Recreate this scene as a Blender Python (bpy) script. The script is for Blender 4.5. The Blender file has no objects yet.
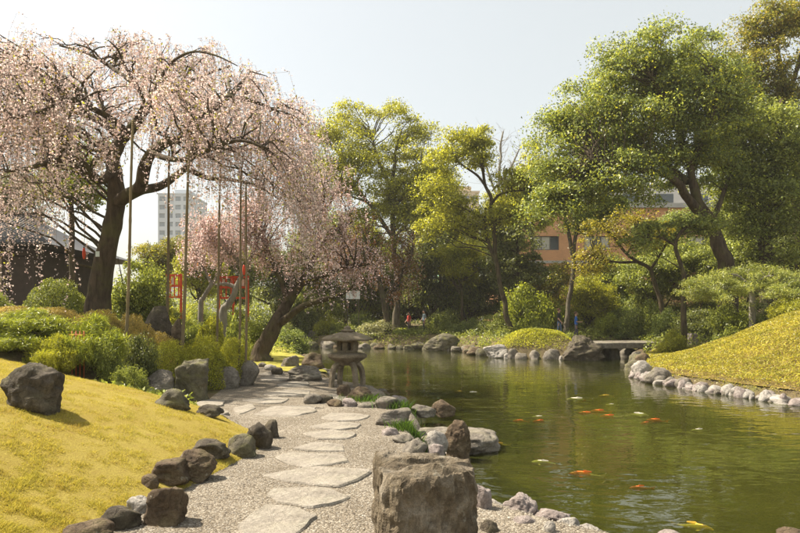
import bpy, bmesh, math, random
import numpy as np
from mathutils import Vector

# ------------------------------------------------------------------ camera, sky, sun, exposure
rng = np.random.default_rng(11)
random.seed(11)
scene = bpy.context.scene
COL = scene.collection
F, HZ, EYE = 622.0, 320.0, 1.6          # focal length in photo pixels, horizon row, eye height

cam_d = bpy.data.cameras.new('camera')
cam_d.sensor_width = 36.0
cam_d.lens = 36.0 * F / 800.0
cam_d.shift_y = (HZ - 266.5) / 800.0
cam_d.clip_start = 0.05
cam_d.clip_end = 3000
cam = bpy.data.objects.new('camera', cam_d)
COL.objects.link(cam)
cam.location = (0, 0, EYE)
cam.rotation_euler = (math.pi / 2, 0, 0)
scene.camera = cam

SUN_EL, SUN_AZ = math.radians(53), math.radians(-70)   # azimuth from +Y, clockwise positive
world = bpy.data.worlds.new('World')
scene.world = world
world.use_nodes = True
wt = world.node_tree
wt.nodes.clear()
sky = wt.nodes.new('ShaderNodeTexSky')
sky.sky_type = 'NISHITA'
sky.sun_disc = False
sky.sun_elevation = SUN_EL
sky.sun_rotation = SUN_AZ
sky.air_density = 1.0
sky.dust_density = 4.0
sky.ozone_density = 1.0
bgn = wt.nodes.new('ShaderNodeBackground')
bgn.inputs['Strength'].default_value = 0.102
wo = wt.nodes.new('ShaderNodeOutputWorld')
veil = wt.nodes.new('ShaderNodeMix')        # thin even high cloud over the blue
veil.data_type = 'RGBA'
veil.inputs[0].default_value = 0.55
veil.inputs[7].default_value = (4.35, 4.3, 3.6, 1)
wt.links.new(sky.outputs[0], veil.inputs[6])
wt.links.new(veil.outputs[2], bgn.inputs['Color'])
wt.links.new(bgn.outputs[0], wo.inputs[0])

sun_d = bpy.data.lights.new('sun', 'SUN')
sun_d.energy = 5.0
sun_d.angle = math.radians(0.6)
sun_d.color = (1.0, 0.90, 0.74)
sun = bpy.data.objects.new('sun', sun_d)
COL.objects.link(sun)
SD = Vector((math.sin(SUN_AZ) * math.cos(SUN_EL), math.cos(SUN_AZ) * math.cos(SUN_EL), math.sin(SUN_EL)))
sun.rotation_euler = (-SD).to_track_quat('-Z', 'Y').to_euler()
sun.location = SD * 60

scene.view_settings.view_transform = 'Standard'
scene.view_settings.look = 'None'
scene.view_settings.exposure = 1.2
scene.view_settings.gamma = 1.0
scene.view_settings.use_curve_mapping = False
scene.render.engine = 'CYCLES'
scene.cycles.max_bounces = 7
scene.cycles.diffuse_bounces = 4
scene.cycles.transparent_max_bounces = 8
scene.cycles.sample_clamp_indirect = 6.0

# ------------------------------------------------------------------ small maths
def ss(a, b, x):
    t = np.clip((np.asarray(x, float) - a) / (b - a), 0, 1)
    return t * t * (3 - 2 * t)

def hash3(i, j, k):
    n = (i.astype(np.int64) * 374761393 + j.astype(np.int64) * 668265263 + k.astype(np.int64) * 2147483647) & 0x7fffffff
    n = ((n ^ (n >> 13)) * 1274126177) & 0x7fffffff
    n = (n ^ (n >> 16)) & 0xffff
    return n / 65535.0 * 2 - 1

def vnoise(p):
    p = np.asarray(p, float)
    b = np.floor(p)
    f = p - b
    f = f * f * (3 - 2 * f)
    b = b.astype(np.int64)
    out = 0
    for dx in (0, 1):
        wx = f[:, 0] if dx else 1 - f[:, 0]
        for dy in (0, 1):
            wy = f[:, 1] if dy else 1 - f[:, 1]
            for dz in (0, 1):
                wz = f[:, 2] if dz else 1 - f[:, 2]
                out = out + wx * wy * wz * hash3(b[:, 0] + dx, b[:, 1] + dy, b[:, 2] + dz)
    return out

def fbm(p, octv=4, gain=0.5):
    a, s, t = 1.0, 1.0, 0
    for o in range(octv):
        t = t + a * vnoise(np.asarray(p) * s + 17.3 * o)
        a *= gain
        s *= 2.03
    return t

def norm(v):
    return v / np.maximum(np.linalg.norm(v, axis=-1, keepdims=True), 1e-9)

def poly_dist(pts, poly, closed=True):
    d = np.full(len(pts), 1e9)
    n = len(poly)
    for i in range(n if closed else n - 1):
        a, b = poly[i], poly[(i + 1) % n]
        ab = b - a
        t = np.clip(((pts - a) @ ab) / (ab @ ab), 0, 1)
        d = np.minimum(d, np.linalg.norm(pts - (a + t[:, None] * ab), axis=1))
    return d

def inside(pts, poly):
    x, y = pts[:, 0], pts[:, 1]
    r = np.zeros(len(pts), bool)
    n = len(poly)
    for i in range(n):
        x1, y1 = poly[i]
        x2, y2 = poly[(i + 1) % n]
        if y1 == y2:
            continue
        c = ((y1 > y) != (y2 > y)) & (x < (x2 - x1) * (y - y1) / (y2 - y1) + x1)
        r ^= c
    return r

# ------------------------------------------------------------------ the lie of the land
WATER_Z = -0.30
POND = np.array([(14, 3.2), (9, 3.4), (4.5, 3.9), (2.9, 4.3), (1.95, 4.75), (1.45, 5.15), (1.1, 5.55), (0.82, 6.0), (0.62, 6.6),
                 (0.45, 8.0), (0.42, 8.8), (0.45, 9.4), (0.5, 10.0), (0.45, 11.1), (0.3, 11.8), (0.05, 12.6), (-0.1, 14.0),
                 (-0.5, 15.4), (-1.2, 16.3), (-1.75, 17.5), (-2.1, 20), (-2.9, 22.5), (-3.5, 26), (-5.2, 31), (-8, 38), (-8.2, 41),
                 (-6, 43), (-2, 42), (2, 40), (4.2, 36.5), (4.6, 33), (5.3, 31), (7, 30.3), (8.3, 29.6), (9.3, 30), (9.5, 34.5),
                 (12.3, 34.5), (11.6, 30), (9.9, 26), (8.5, 22), (7.9, 20), (8.0, 18), (8.4, 16), (9.0, 14.2), (10, 12.5),
                 (12, 11), (15, 9)], float)
LEFT = np.array([(-2.6, 0), (-2.45, 2.5), (-2.33, 4.67), (-1.95, 6.1), (-1.8, 7.3), (-1.75, 7.9), (-2.2, 9.0), (-3.0, 10.6), (-3.75, 12.2),
                 (-4.0, 14), (-4.3, 16), (-4.7, 19), (-5.6, 22), (-7, 26), (-9, 32), (-12, 40)], float)
LEFTPOLY = np.vstack([LEFT, [(-12, 80), (-90, 80), (-90, 0)]])

def H(x, y):
    x = np.atleast_1d(np.asarray(x, float)).ravel()
    y = np.atleast_1d(np.asarray(y, float)).ravel()
    p = np.stack([x, y], 1)
    s = poly_dist(p, POND)
    s = np.where(inside(p, POND), -s, s)
    dl = poly_dist(p, LEFT, closed=False)
    dl = np.where(inside(p, LEFTPOLY), dl, 0)
    lawn = 1.8 * (1 - np.exp(-dl * 0.40 / 1.8))
    bed = 1.55 * ss(0.2, 4.2, dl)
    k = ss(9.7, 11.2, y)
    left = lawn * (1 - k) + bed * k - 0.5 * np.exp(-((y - 11.0) / 0.75) ** 2) * ss(0.8, 2.5, dl)
    left = left * (1 - 0.45 * ss(26, 40, y))
    right = 2.25 * ss(-0.3, 7.5, s) * ss(5.5, 8, x) * (1 - ss(22.5, 28.5, y)) * ss(6, 10, y)
    far = (0.62 * ss(0.0, 1.3, s) + 0.5 * ss(3, 16, s)) * ss(26.5, 31, y) * ss(-9.5, -4, x)
    isl = 0.45 * np.exp(-(((x - 7.0) / 1.9) ** 2 + ((y - 32.0) / 1.3) ** 2))
    land = np.maximum.reduce([left, right, far + isl, np.zeros_like(x)])
    und = (0.02 * vnoise(np.stack([x * 1.3, y * 1.3, x * 0], 1)) + 0.03 * vnoise(np.stack([x * 0.6, y * 0.6, x * 0 + 4], 1)) * ss(0.2, 1.5, dl)) * ss(0.3, 2, s)
    z = np.where(s > 0, -0.42 + (land + und + 0.42) * ss(-0.06, 0.34, s), -0.42 - 0.65 * ss(0, 1.8, -s))
    return z

def h1(x, y):
    return float(H(x, y)[0])

def P(px, py, z=0.0):
    d = (EYE - z) * F / (py - HZ)
    return np.array([(px - 400) / F * d, d, z])

def W(px, py, d):
    return np.array([(px - 400) / F * d, d, EYE - (py - HZ) / F * d])

_ds = np.concatenate([np.arange(2.5, 30, 0.03), np.arange(30, 90, 0.1)])
def hit(px, py):
    """Where the line of sight through a photo pixel first meets the ground."""
    z = EYE - (py - HZ) / F * _ds
    g = H((px - 400) / F * _ds, _ds)
    w = np.nonzero(z <= g)[0]
    d = _ds[w[0]] if len(w) else _ds[-1]
    x = (px - 400) / F * d
    return np.array([x, d, h1(x, d)])

def on(x, y, dz=0.0):
    return np.array([x, y, h1(x, y) + dz])

# ------------------------------------------------------------------ mesh helpers
def mesh(name, V, Fc, smooth=False):
    V = np.ascontiguousarray(V, dtype=np.float32)
    me = bpy.data.meshes.new(name)
    if isinstance(Fc, np.ndarray):
        n, k = Fc.shape
        me.vertices.add(len(V))
        me.vertices.foreach_set('co', V.ravel())
        me.loops.add(n * k)
        me.loops.foreach_set('vertex_index', np.ascontiguousarray(Fc, dtype=np.int32).ravel())
        me.polygons.add(n)
        me.polygons.foreach_set('loop_start', np.arange(0, n * k, k, dtype=np.int32))
        me.update(calc_edges=True)
    else:
        me.from_pydata([tuple(map(float, v)) for v in V], [], [tuple(int(i) for i in f) for f in Fc])
        me.update()
    if smooth:
        me.polygons.foreach_set('use_smooth', np.ones(len(me.polygons), bool))
    return me

def tag(o, label=None, cat=None, group=None, kind=None):
    if label: o['label'] = label
    if cat: o['category'] = cat
    if group: o['group'] = group
    if kind: o['kind'] = kind
    return o

def link(name, me, mat=None, parent=None, loc=None, rz=0.0, scale=None):
    o = bpy.data.objects.new(name, me)
    COL.objects.link(o)
    if mat is not None and me is not None and len(me.materials) == 0:
        me.materials.append(mat)
    if parent is not None: o.parent = parent
    if loc is not None: o.location = tuple(float(v) for v in loc)
    if rz: o.rotation_euler = (0, 0, rz)
    if scale is not None: o.scale = tuple(float(v) for v in scale)
    return o

def thing(name, label, cat, loc, group=None, rz=0.0):
    o = link(name, None, loc=loc, rz=rz)
    return tag(o, label, cat, group)

class MB:
    """Collects boxes, tubes and sheets for one mesh."""
    def __init__(s):
        s.V, s.F, s.n = [], [], 0
    def add(s, V, Fc):
        s.V.append(np.asarray(V, float))
        s.F += [tuple(int(i) + s.n for i in f) for f in Fc]
        s.n += len(V)
        return s
    def box(s, c, d, rz=0.0, taper=1.0):
        hx, hy, hz = d[0] / 2, d[1] / 2, d[2] / 2
        v = np.array([(-hx, -hy, -hz), (hx, -hy, -hz), (hx, hy, -hz), (-hx, hy, -hz),
                      (-hx * taper, -hy * taper, hz), (hx * taper, -hy * taper, hz), (hx * taper, hy * taper, hz), (-hx * taper, hy * taper, hz)])
        ca, sa = math.cos(rz), math.sin(rz)
        v = np.stack([v[:, 0] * ca - v[:, 1] * sa, v[:, 0] * sa + v[:, 1] * ca, v[:, 2]], 1) + np.asarray(c)
        return s.add(v, [(0, 3, 2, 1), (4, 5, 6, 7), (0, 1, 5, 4), (1, 2, 6, 5), (2, 3, 7, 6), (3, 0, 4, 7)])
    def tube(s, pts, rad, k=8):
        pts = np.asarray(pts, float)
        V, Fq = tubes(pts[None], np.broadcast_to(np.asarray(rad, float), (len(pts),))[None], k)
        n = len(pts)
        caps = [tuple(range(k))[::-1], tuple((n - 1) * k + i for i in range(k))]
        return s.add(V, [tuple(f) for f in Fq] + caps)
    def lathe(s, prof, k=24, c=(0, 0, 0), wob=0.0):
        a = np.arange(k) / k * 2 * math.pi
        V = []
        for r, z in prof:
            V.append(np.stack([r * np.cos(a), r * np.sin(a), np.full(k, z)], 1))
        V = np.concatenate(V) + np.asarray(c)
        Fq = []
        for i in range(len(prof) - 1):
            for j in range(k):
                Fq.append((i * k + j, i * k + (j + 1) % k, (i + 1) * k + (j + 1) % k, (i + 1) * k + j))
        Fq.append(tuple(range(k))[::-1])
        Fq.append(tuple((len(prof) - 1) * k + j for j in range(k)))
        return s.add(V, Fq)
    def build(s, name, mat, parent=None, loc=None, smooth=False, rz=0.0):
        V = np.concatenate(s.V)
        return link(name, mesh(name, V, s.F, smooth), mat, parent, loc, rz)

def tubes(pts, rad, k):
    """pts (N,K,3), rad (N,K) -> verts, quads of N tapered tubes."""
    N, K, _ = pts.shape
    t = np.empty_like(pts)
    t[:, 1:-1] = pts[:, 2:] - pts[:, :-2]
    t[:, 0] = pts[:, 1] - pts[:, 0]
    t[:, -1] = pts[:, -1] - pts[:, -2]
    t = norm(t)
    main = norm(pts[:, -1] - pts[:, 0] + 1e-6)
    ref = np.where(np.abs(main[:, 2:3]) > 0.6, np.array([[0.3, 0.95, 0.1]]), np.array([[0.05, 0.05, 1.0]]))
    u = norm(np.cross(t, np.broadcast_to(ref[:, None, :], t.shape)))
    v = np.cross(t, u)
    a = np.arange(k) / k * 2 * math.pi
    ring = pts[:, :, None, :] + rad[:, :, None, None] * (np.cos(a)[None, None, :, None] * u[:, :, None, :] + np.sin(a)[None, None, :, None] * v[:, :, None, :])
    V = ring.reshape(-1, 3)
    b = (np.arange(N) * K * k)[:, None, None] + (np.arange(K - 1) * k)[None, :, None]
    j = np.arange(k)[None, None, :]
    j2 = (j + 1) % k
    Fq = np.stack(np.broadcast_arrays(b + j, b + j2, b + k + j2, b + k + j), -1).reshape(-1, 4)
    return V, Fq

def crom(ctrl, n):
    """Catmull-Rom through control rows."""
    c = np.asarray(ctrl, float)
    c = np.vstack([2 * c[0] - c[1], c, 2 * c[-1] - c[-2]])
    m = len(c) - 3
    u = np.linspace(0, m - 1e-6, n)
    i = u.astype(int)
    t = (u - i)[:, None]
    p0, p1, p2, p3 = c[i], c[i + 1], c[i + 2], c[i + 3]
    return 0.5 * (2 * p1 + (p2 - p0) * t + (2 * p0 - 5 * p1 + 4 * p2 - p3) * t ** 2 + (3 * p1 - p0 - 3 * p2 + p3) * t ** 3)

def leaf_quads(c, size, out=None, up=0.5, spread=0.9, aspect=0.5, fold=0.18, droop=0.0):
    """One folded rhombic leaf per row of c."""
    n = len(c)
    L = size * rng.uniform(0.65, 1.25, n)[:, None]
    nr = rng.normal(size=(n, 3)) * spread
    nr[:, 2] += up
    if out is not None: nr = nr + out * 0.7
    nr = norm(nr)
    t = norm(np.cross(nr, rng.normal(size=(n, 3))))
    if droop:
        t = norm(t - np.array([0, 0, droop]))
    b = norm(np.cross(nr, t))
    nr = np.cross(t, b)
    V = np.stack([c - t * L * 0.5, c + b * L * aspect * 0.5 + nr * L * fold, c + t * L * 0.5, c - b * L * aspect * 0.5 + nr * L * fold], 1)
    return V.reshape(-1, 3), np.arange(n * 4, dtype=np.int32).reshape(-1, 4)

# ------------------------------------------------------------------ materials
class NT:
    def __init__(s, name):
        s.m = bpy.data.materials.new(name)
        s.m.use_nodes = True
        s.t = s.m.node_tree
        s.t.nodes.clear()
        s.out = s.n('ShaderNodeOutputMaterial')
    def n(s, typ, **kw):
        nd = s.t.nodes.new(typ)
        for k, v in kw.items():
            if k.startswith('_'): setattr(nd, k[1:], v)
        return nd
    def set(s, sock, v):
        if hasattr(v, 'is_linked') or isinstance(v, bpy.types.NodeSocket): s.t.links.new(v, sock)
        else: sock.default_value = v
    def coord(s, kind='Object', scale=(1, 1, 1)):
        tc = s.n('ShaderNodeTexCoord')
        mp = s.n('ShaderNodeMapping')
        mp.inputs['Scale'].default_value = scale
        s.t.links.new(tc.outputs[kind], mp.inputs[0])
        return mp.outputs[0]
    def noise(s, scale, vec=None, detail=5.0, rough=0.55, dist=0.0):
        nd = s.n('ShaderNodeTexNoise')
        nd.inputs['Scale'].default_value = scale
        nd.inputs['Detail'].default_value = detail
        nd.inputs['Roughness'].default_value = rough
        nd.inputs['Distortion'].default_value = dist
        if vec is not None: s.t.links.new(vec, nd.inputs['Vector'])
        return nd.outputs['Fac']
    def voro(s, scale, vec=None, feat='F1', out='Distance'):
        nd = s.n('ShaderNodeTexVoronoi')
        nd.feature = feat
        nd.inputs['Scale'].default_value = scale
        if vec is not None: s.t.links.new(vec, nd.inputs['Vector'])
        return nd.outputs[out]
    def ramp(s, fac, stops, interp='LINEAR'):
        nd = s.n('ShaderNodeValToRGB')
        cr = nd.color_ramp
        cr.interpolation = interp
        while len(cr.elements) < len(stops): cr.elements.new(0.5)
        for e, (p, c) in zip(cr.elements, stops):
            e.position = p
            e.color = (c, c, c, 1) if not hasattr(c, '__len__') else (*c[:3], 1)
        s.t.links.new(fac, nd.inputs[0])
        return nd.outputs[0]
    def mix(s, f, a, b, mode='MIX'):
        nd = s.n('ShaderNodeMix')
        nd.data_type = 'RGBA'
        nd.blend_type = mode
        s.set(nd.inputs[0], f)
        for i, v in ((6, a), (7, b)):
            if isinstance(v, tuple): v = (*v[:3], 1)
            s.set(nd.inputs[i], v)
        return nd.outputs[2]
    def math(s, op, a, b=0.0):
        nd = s.n('ShaderNodeMath')
        nd.operation = op
        s.set(nd.inputs[0], a)
        s.set(nd.inputs[1], b)
        return nd.outputs[0]
    def bump(s, h, strength=0.5, dist=0.02, base=None):
        nd = s.n('ShaderNodeBump')
        nd.inputs['Strength'].default_value = strength
        nd.inputs['Distance'].default_value = dist
        s.t.links.new(h, nd.inputs['Height'])
        if base is not None: s.t.links.new(base, nd.inputs['Normal'])
        return nd.outputs[0]
    def pbr(s, col, rough=0.8, spec=0.3, normal=None, metal=0.0):
        b = s.n('ShaderNodeBsdfPrincipled')
        if isinstance(col, tuple): col = (*col[:3], 1)
        s.set(b.inputs['Base Color'], col)
        s.set(b.inputs['Roughness'], rough)
        s.set(b.inputs['Specular IOR Level'], spec)
        b.inputs['Metallic'].default_value = metal
        if normal is not None: s.t.links.new(normal, b.inputs['Normal'])
        return b.outputs[0]
    def done(s, shader):
        s.t.links.new(shader, s.out.inputs['Surface'])
        return s.m

def leaf_mat(name, cols, trans=0.38, gloss=0.35, tint=(1.25, 1.2, 0.6)):
    m = NT(name)
    g = m.n('ShaderNodeNewGeometry')
    stops = [(i / max(1, len(cols) - 1), c) for i, c in enumerate(cols)]
    c = m.ramp(g.outputs['Random Per Island'], stops)
    big = m.noise(0.9, m.coord('Object'), 3.0)
    c = m.mix(1.0, c, m.ramp(big, [(0.3, (0.72, 0.74, 0.7)), (0.72, (1.22, 1.18, 1.1))]), 'MULTIPLY')
    r2 = m.math('FRACT', m.math('MULTIPLY', g.outputs['Random Per Island'], 37.7))
    c = m.mix(1.0, c, m.ramp(r2, [(0.0, 0.55), (0.6, 1.0), (1.0, 1.5)]), 'MULTIPLY')
    p = m.pbr(c, 0.42, gloss * 1.3)
    t = m.n('ShaderNodeBsdfTranslucent')
    m.set(t.inputs[0], m.mix(1.0, c, tint, 'MULTIPLY'))
    x = m.n('ShaderNodeMixShader')
    x.inputs[0].default_value = trans
    m.t.links.new(p, x.inputs[1])
    m.t.links.new(t.outputs[0], x.inputs[2])
    return m.done(x.outputs[0])

def stone_mat(name, c1, c2, c3, moss=0.0, scale=3.0, crack=0.5, strata=0.0, grain=(1, 1, 9)):
    m = NT(name)
    v = m.coord('Object')
    n1 = m.noise(scale, v, 8.0, 0.62, 0.4)
    n2 = m.noise(scale * 7, v, 6.0, 0.7)
    c = m.ramp(n1, [(0.28, c1), (0.5, c2), (0.74, c3)])
    c = m.mix(1.0, c, m.ramp(n2, [(0.25, (0.62, 0.6, 0.58)), (0.7, (1.2, 1.19, 1.17))]), 'MULTIPLY')
    wv = m.n('ShaderNodeTexNoise')
    wv.inputs['Scale'].default_value = scale * 1.4
    wv.inputs['Detail'].default_value = 5.0
    m.t.links.new(v, wv.inputs['Vector'])
    vm = m.n('ShaderNodeVectorMath'); vm.operation = 'MULTIPLY_ADD'
    m.t.links.new(wv.outputs['Color'], vm.inputs[0])
    vm.inputs[1].default_value = (0.5, 0.5, 0.5)
    m.t.links.new(v, vm.inputs[2])
    ck = m.voro(scale * 1.3, vm.outputs[0], 'DISTANCE_TO_EDGE')
    n3 = m.noise(scale * 26, v, 4.0, 0.75)
    c = m.mix(1.0, c, m.ramp(n3, [(0.3, 0.66), (0.5, 1.0), (0.72, 1.32)]), 'MULTIPLY')
    ckn = m.math('ADD', ck, m.math('MULTIPLY', n2, 0.12))
    ckm = m.ramp(ckn, [(0.055, 0.0), (0.11, 1.0)])
    c = m.mix(crack * 0.4, c, m.mix(1.0, c, m.ramp(ckn, [(0.05, 0.35), (0.12, 1.0)]), 'MULTIPLY'))
    lich = m.ramp(m.noise(scale * 2.3, m.coord('Object', (1.1, 0.9, 1)), 7.0, 0.7), [(0.62, 0.0), (0.68, 1.0)])
    c = m.mix(m.math('MULTIPLY', lich, 0.45), c, (0.42, 0.41, 0.34))
    if moss > 0:
        g = m.n('ShaderNodeNewGeometry')
        sp = m.n('ShaderNodeSeparateXYZ')
        m.t.links.new(g.outputs['Normal'], sp.inputs[0])
        mm = m.math('MULTIPLY', m.ramp(m.noise(scale * 1.3, v, 6.0), [(0.45, 0.0), (0.6, 1.0)]), m.ramp(sp.outputs[2], [(0.1, 0.25), (0.8, 1.0)]))
        c = m.mix(m.math('MULTIPLY', mm, moss), c, (0.13, 0.125, 0.03))
    hgt = m.math('ADD', m.math('MULTIPLY', n1, 1.3), m.math('MULTIPLY', n2, 0.55))
    hgt = m.math('ADD', hgt, m.math('MULTIPLY', ckm, 0.3 * crack))
    hgt = m.math('ADD', hgt, m.math('MULTIPLY', n3, 0.22))
    if strata:
        w = m.noise(scale * 1.5, m.coord('Object', grain), 6.0, 0.7, 0.6)
        hgt = m.math('ADD', hgt, m.math('MULTIPLY', w, strata))
    return m.done(m.pbr(c, 0.85, 0.25, m.bump(hgt, 0.75, 0.06)))

def bark_mat(name, c1, c2, moss=0.0, stretch=(1, 1, 0.18), scale=7.0):
    m = NT(name)
    v = m.coord('Object', stretch)
    n = m.noise(scale, v, 7.0, 0.65, 0.5)
    c = m.ramp(n, [(0.33, c1), (0.68, c2)])
    if moss:
        mm = m.ramp(m.noise(2.2, m.coord('Object'), 5.0), [(0.48, 0.0), (0.66, 1.0)])
        c = m.mix(m.math('MULTIPLY', mm, moss), c, (0.12, 0.12, 0.04))
    return m.done(m.pbr(c, 0.9, 0.15, m.bump(n, 0.9, 0.05)))

def plain(name, c, rough=0.6, var=0.15, scale=8.0, bumpv=0.15, spec=0.3, metal=0.0):
    m = NT(name)
    n = m.noise(scale, m.coord('Object'), 5.0)
    lo, hi = tuple(x * (1 - var) for x in c), tuple(min(1, x * (1 + var)) for x in c)
    return m.done(m.pbr(m.ramp(n, [(0.3, lo), (0.7, hi)]), rough, spec, m.bump(n, bumpv, 0.02), metal))

M = {}
M['rock_dark'] = stone_mat('rock_dark', (0.038, 0.032, 0.023), (0.085, 0.07, 0.052), (0.18, 0.153, 0.12), 0.25, 3.2, 0.8)
M['rock_brown'] = stone_mat('rock_brown', (0.054, 0.036, 0.023), (0.12, 0.086, 0.055), (0.234, 0.182, 0.124), 0.25, 3.5, 0.7)
M['rock_grey'] = stone_mat('rock_grey', (0.085, 0.075, 0.062), (0.192, 0.171, 0.144), (0.345, 0.315, 0.27), 0.2, 3.0, 0.7)
M['rock_pale'] = stone_mat('rock_pale', (0.167, 0.155, 0.136), (0.338, 0.315, 0.285), (0.527, 0.501, 0.459), 0.05, 2.6, 0.6)
M['rock_pink'] = stone_mat('rock_pink', (0.138, 0.11, 0.099), (0.286, 0.245, 0.231), (0.464, 0.424, 0.4), 0.05, 3.0, 0.6)
M['rock_mossy'] = stone_mat('rock_mossy', (0.055, 0.05, 0.036), (0.124, 0.111, 0.078), (0.225, 0.203, 0.15), 0.8, 3.0, 0.6)
M['stump'] = stone_mat('stump', (0.09, 0.068, 0.045), (0.215, 0.175, 0.12), (0.42, 0.375, 0.31), 0.0, 4.5, 0.6, 1.6, (5, 7, 0.9))
M['slab'] = stone_mat('slab', (0.19, 0.17, 0.14), (0.285, 0.258, 0.22), (0.36, 0.33, 0.29), 0.1, 2.6, 0.3)
M['lantern'] = stone_mat('lantern', (0.128, 0.1, 0.068), (0.23, 0.187, 0.132), (0.342, 0.288, 0.216), 0.4, 5.0, 0.2)
M['bark'] = bark_mat('bark', (0.03, 0.022, 0.014), (0.115, 0.085, 0.055), 0.5)
M['bark_grey'] = bark_mat('bark_grey', (0.06, 0.05, 0.038), (0.19, 0.16, 0.12), 0.3)
M['bark_pale'] = bark_mat('bark_pale', (0.15, 0.135, 0.11), (0.36, 0.33, 0.28), 0.2)
M['bamboo'] = bark_mat('bamboo', (0.14, 0.105, 0.055), (0.26, 0.205, 0.115), 0.0, (1, 1, 0.1), 12)

M['blossom'] = leaf_mat('blossom', [(0.71, 0.549, 0.55), (0.797, 0.676, 0.67), (0.826, 0.755, 0.75), (0.672, 0.49, 0.5)], 0.46, 0.1, (1.05, 0.97, 0.94))
M['blossom_white'] = leaf_mat('blossom_white', [(0.72, 0.53, 0.55), (0.80, 0.66, 0.67), (0.84, 0.74, 0.75), (0.66, 0.46, 0.48)], 0.42, 0.1, (1.05, 0.95, 0.94))
M['leaf_young'] = leaf_mat('leaf_young', [(0.308, 0.336, 0.042), (0.42, 0.42, 0.07), (0.28, 0.14, 0.042)], 0.50)
M['leaf_red'] = leaf_mat('leaf_red', [(0.36, 0.135, 0.068), (0.48, 0.225, 0.09), (0.45, 0.33, 0.09), (0.255, 0.225, 0.06)], 0.46, 0.3, (1.2, 0.95, 0.7))
M['leaf_lime'] = leaf_mat('leaf_lime', [(0.213, 0.232, 0.043), (0.404, 0.415, 0.055), (0.539, 0.537, 0.073), (0.303, 0.329, 0.055)], 0.54)
M['leaf_green'] = leaf_mat('leaf_green', [(0.152, 0.204, 0.068), (0.254, 0.316, 0.101), (0.381, 0.436, 0.149), (0.192, 0.239, 0.074)], 0.52)
M['leaf_mid'] = leaf_mat('leaf_mid', [(0.162, 0.205, 0.058), (0.276, 0.32, 0.085), (0.413, 0.45, 0.124)], 0.5)
M['leaf_dark'] = leaf_mat('leaf_dark', [(0.103, 0.121, 0.048), (0.182, 0.209, 0.074), (0.279, 0.31, 0.101)], 0.45)
M['leaf_bright'] = leaf_mat('leaf_bright', [(0.184, 0.23, 0.04), (0.287, 0.333, 0.052), (0.38, 0.414, 0.069)], 0.5)
M['leaf_gold'] = leaf_mat('leaf_gold', [(0.34, 0.285, 0.05), (0.289, 0.294, 0.055), (0.196, 0.233, 0.05), (0.391, 0.294, 0.065), (0.23, 0.266, 0.055)], 0.52)
M['leaf_yellow'] = leaf_mat('leaf_yellow', [(0.399, 0.333, 0.042), (0.293, 0.287, 0.042), (0.479, 0.393, 0.07)], 0.48)
M['leaf_tan'] = leaf_mat('leaf_tan', [(0.63, 0.473, 0.158), (0.49, 0.367, 0.105), (0.35, 0.297, 0.088), (0.735, 0.578, 0.227)], 0.41)
M['leaf_pale'] = leaf_mat('leaf_pale', [(0.293, 0.31, 0.138), (0.448, 0.448, 0.224), (0.655, 0.621, 0.414), (0.172, 0.199, 0.069)], 0.36)
M['leaf_pine'] = leaf_mat('leaf_pine', [(0.194, 0.246, 0.062), (0.334, 0.37, 0.106), (0.458, 0.475, 0.158)], 0.42)
M['cover'] = leaf_mat('cover', [(0.329, 0.314, 0.055), (0.445, 0.408, 0.066), (0.523, 0.47, 0.099), (0.29, 0.303, 0.055), (0.426, 0.334, 0.088)], 0.45)
def turf_mat():
    m = NT('blade')
    g = m.n('ShaderNodeNewGeometry')
    c = m.ramp(g.outputs['Random Per Island'], [(0, (0.36, 0.32, 0.05)), (0.4, (0.49, 0.41, 0.075)), (0.75, (0.58, 0.49, 0.12)), (1, (0.35, 0.35, 0.05))])
    v = m.coord('Object')
    brown = m.ramp(m.noise(3.2, v, 7.0, 0.7), [(0.52, 0.0), (0.66, 1.0)])
    c = m.mix(m.math('MULTIPLY', brown, 0.55), c, (0.34, 0.21, 0.06))
    green = m.ramp(m.noise(1.3, m.coord('Object', (1, 1.3, 1)), 5.0, 0.6), [(0.5, 0.0), (0.66, 1.0)])
    c = m.mix(m.math('MULTIPLY', green, 0.35), c, (0.37, 0.36, 0.05))
    fine = m.noise(16, v, 4.0, 0.7)
    c = m.mix(1.0, c, m.ramp(fine, [(0.3, 0.72), (0.7, 1.2)]), 'MULTIPLY')
    p = m.pbr(c, 0.6, 0.1)
    t = m.n('ShaderNodeBsdfTranslucent')
    m.set(t.inputs[0], m.mix(1.0, c, (1.1, 1.05, 0.75), 'MULTIPLY'))
    x = m.n('ShaderNodeMixShader')
    x.inputs[0].default_value = 0.42
    m.t.links.new(p, x.inputs[1])
    m.t.links.new(t.outputs[0], x.inputs[2])
    return m.done(x.outputs[0])
M['blade'] = turf_mat()
M['blade_green'] = leaf_mat('blade_green', [(0.06, 0.12, 0.02), (0.10, 0.18, 0.03)], 0.4)

def ground_material():
    m = NT('soil')
    v = m.coord('Object')
    n = m.noise(1.4, v, 8.0, 0.62)
    n2 = m.noise(24, v, 5.0, 0.7)
    c = m.ramp(n, [(0.3, (0.07, 0.055, 0.032)), (0.5, (0.14, 0.11, 0.06)), (0.7, (0.12, 0.12, 0.035))])
    c = m.mix(1.0, c, m.ramp(n2, [(0.3, 0.55), (0.7, 1.25)]), 'MULTIPLY')
    return m.done(m.pbr(c, 0.95, 0.1, m.bump(n2, 0.8, 0.04)))

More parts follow.
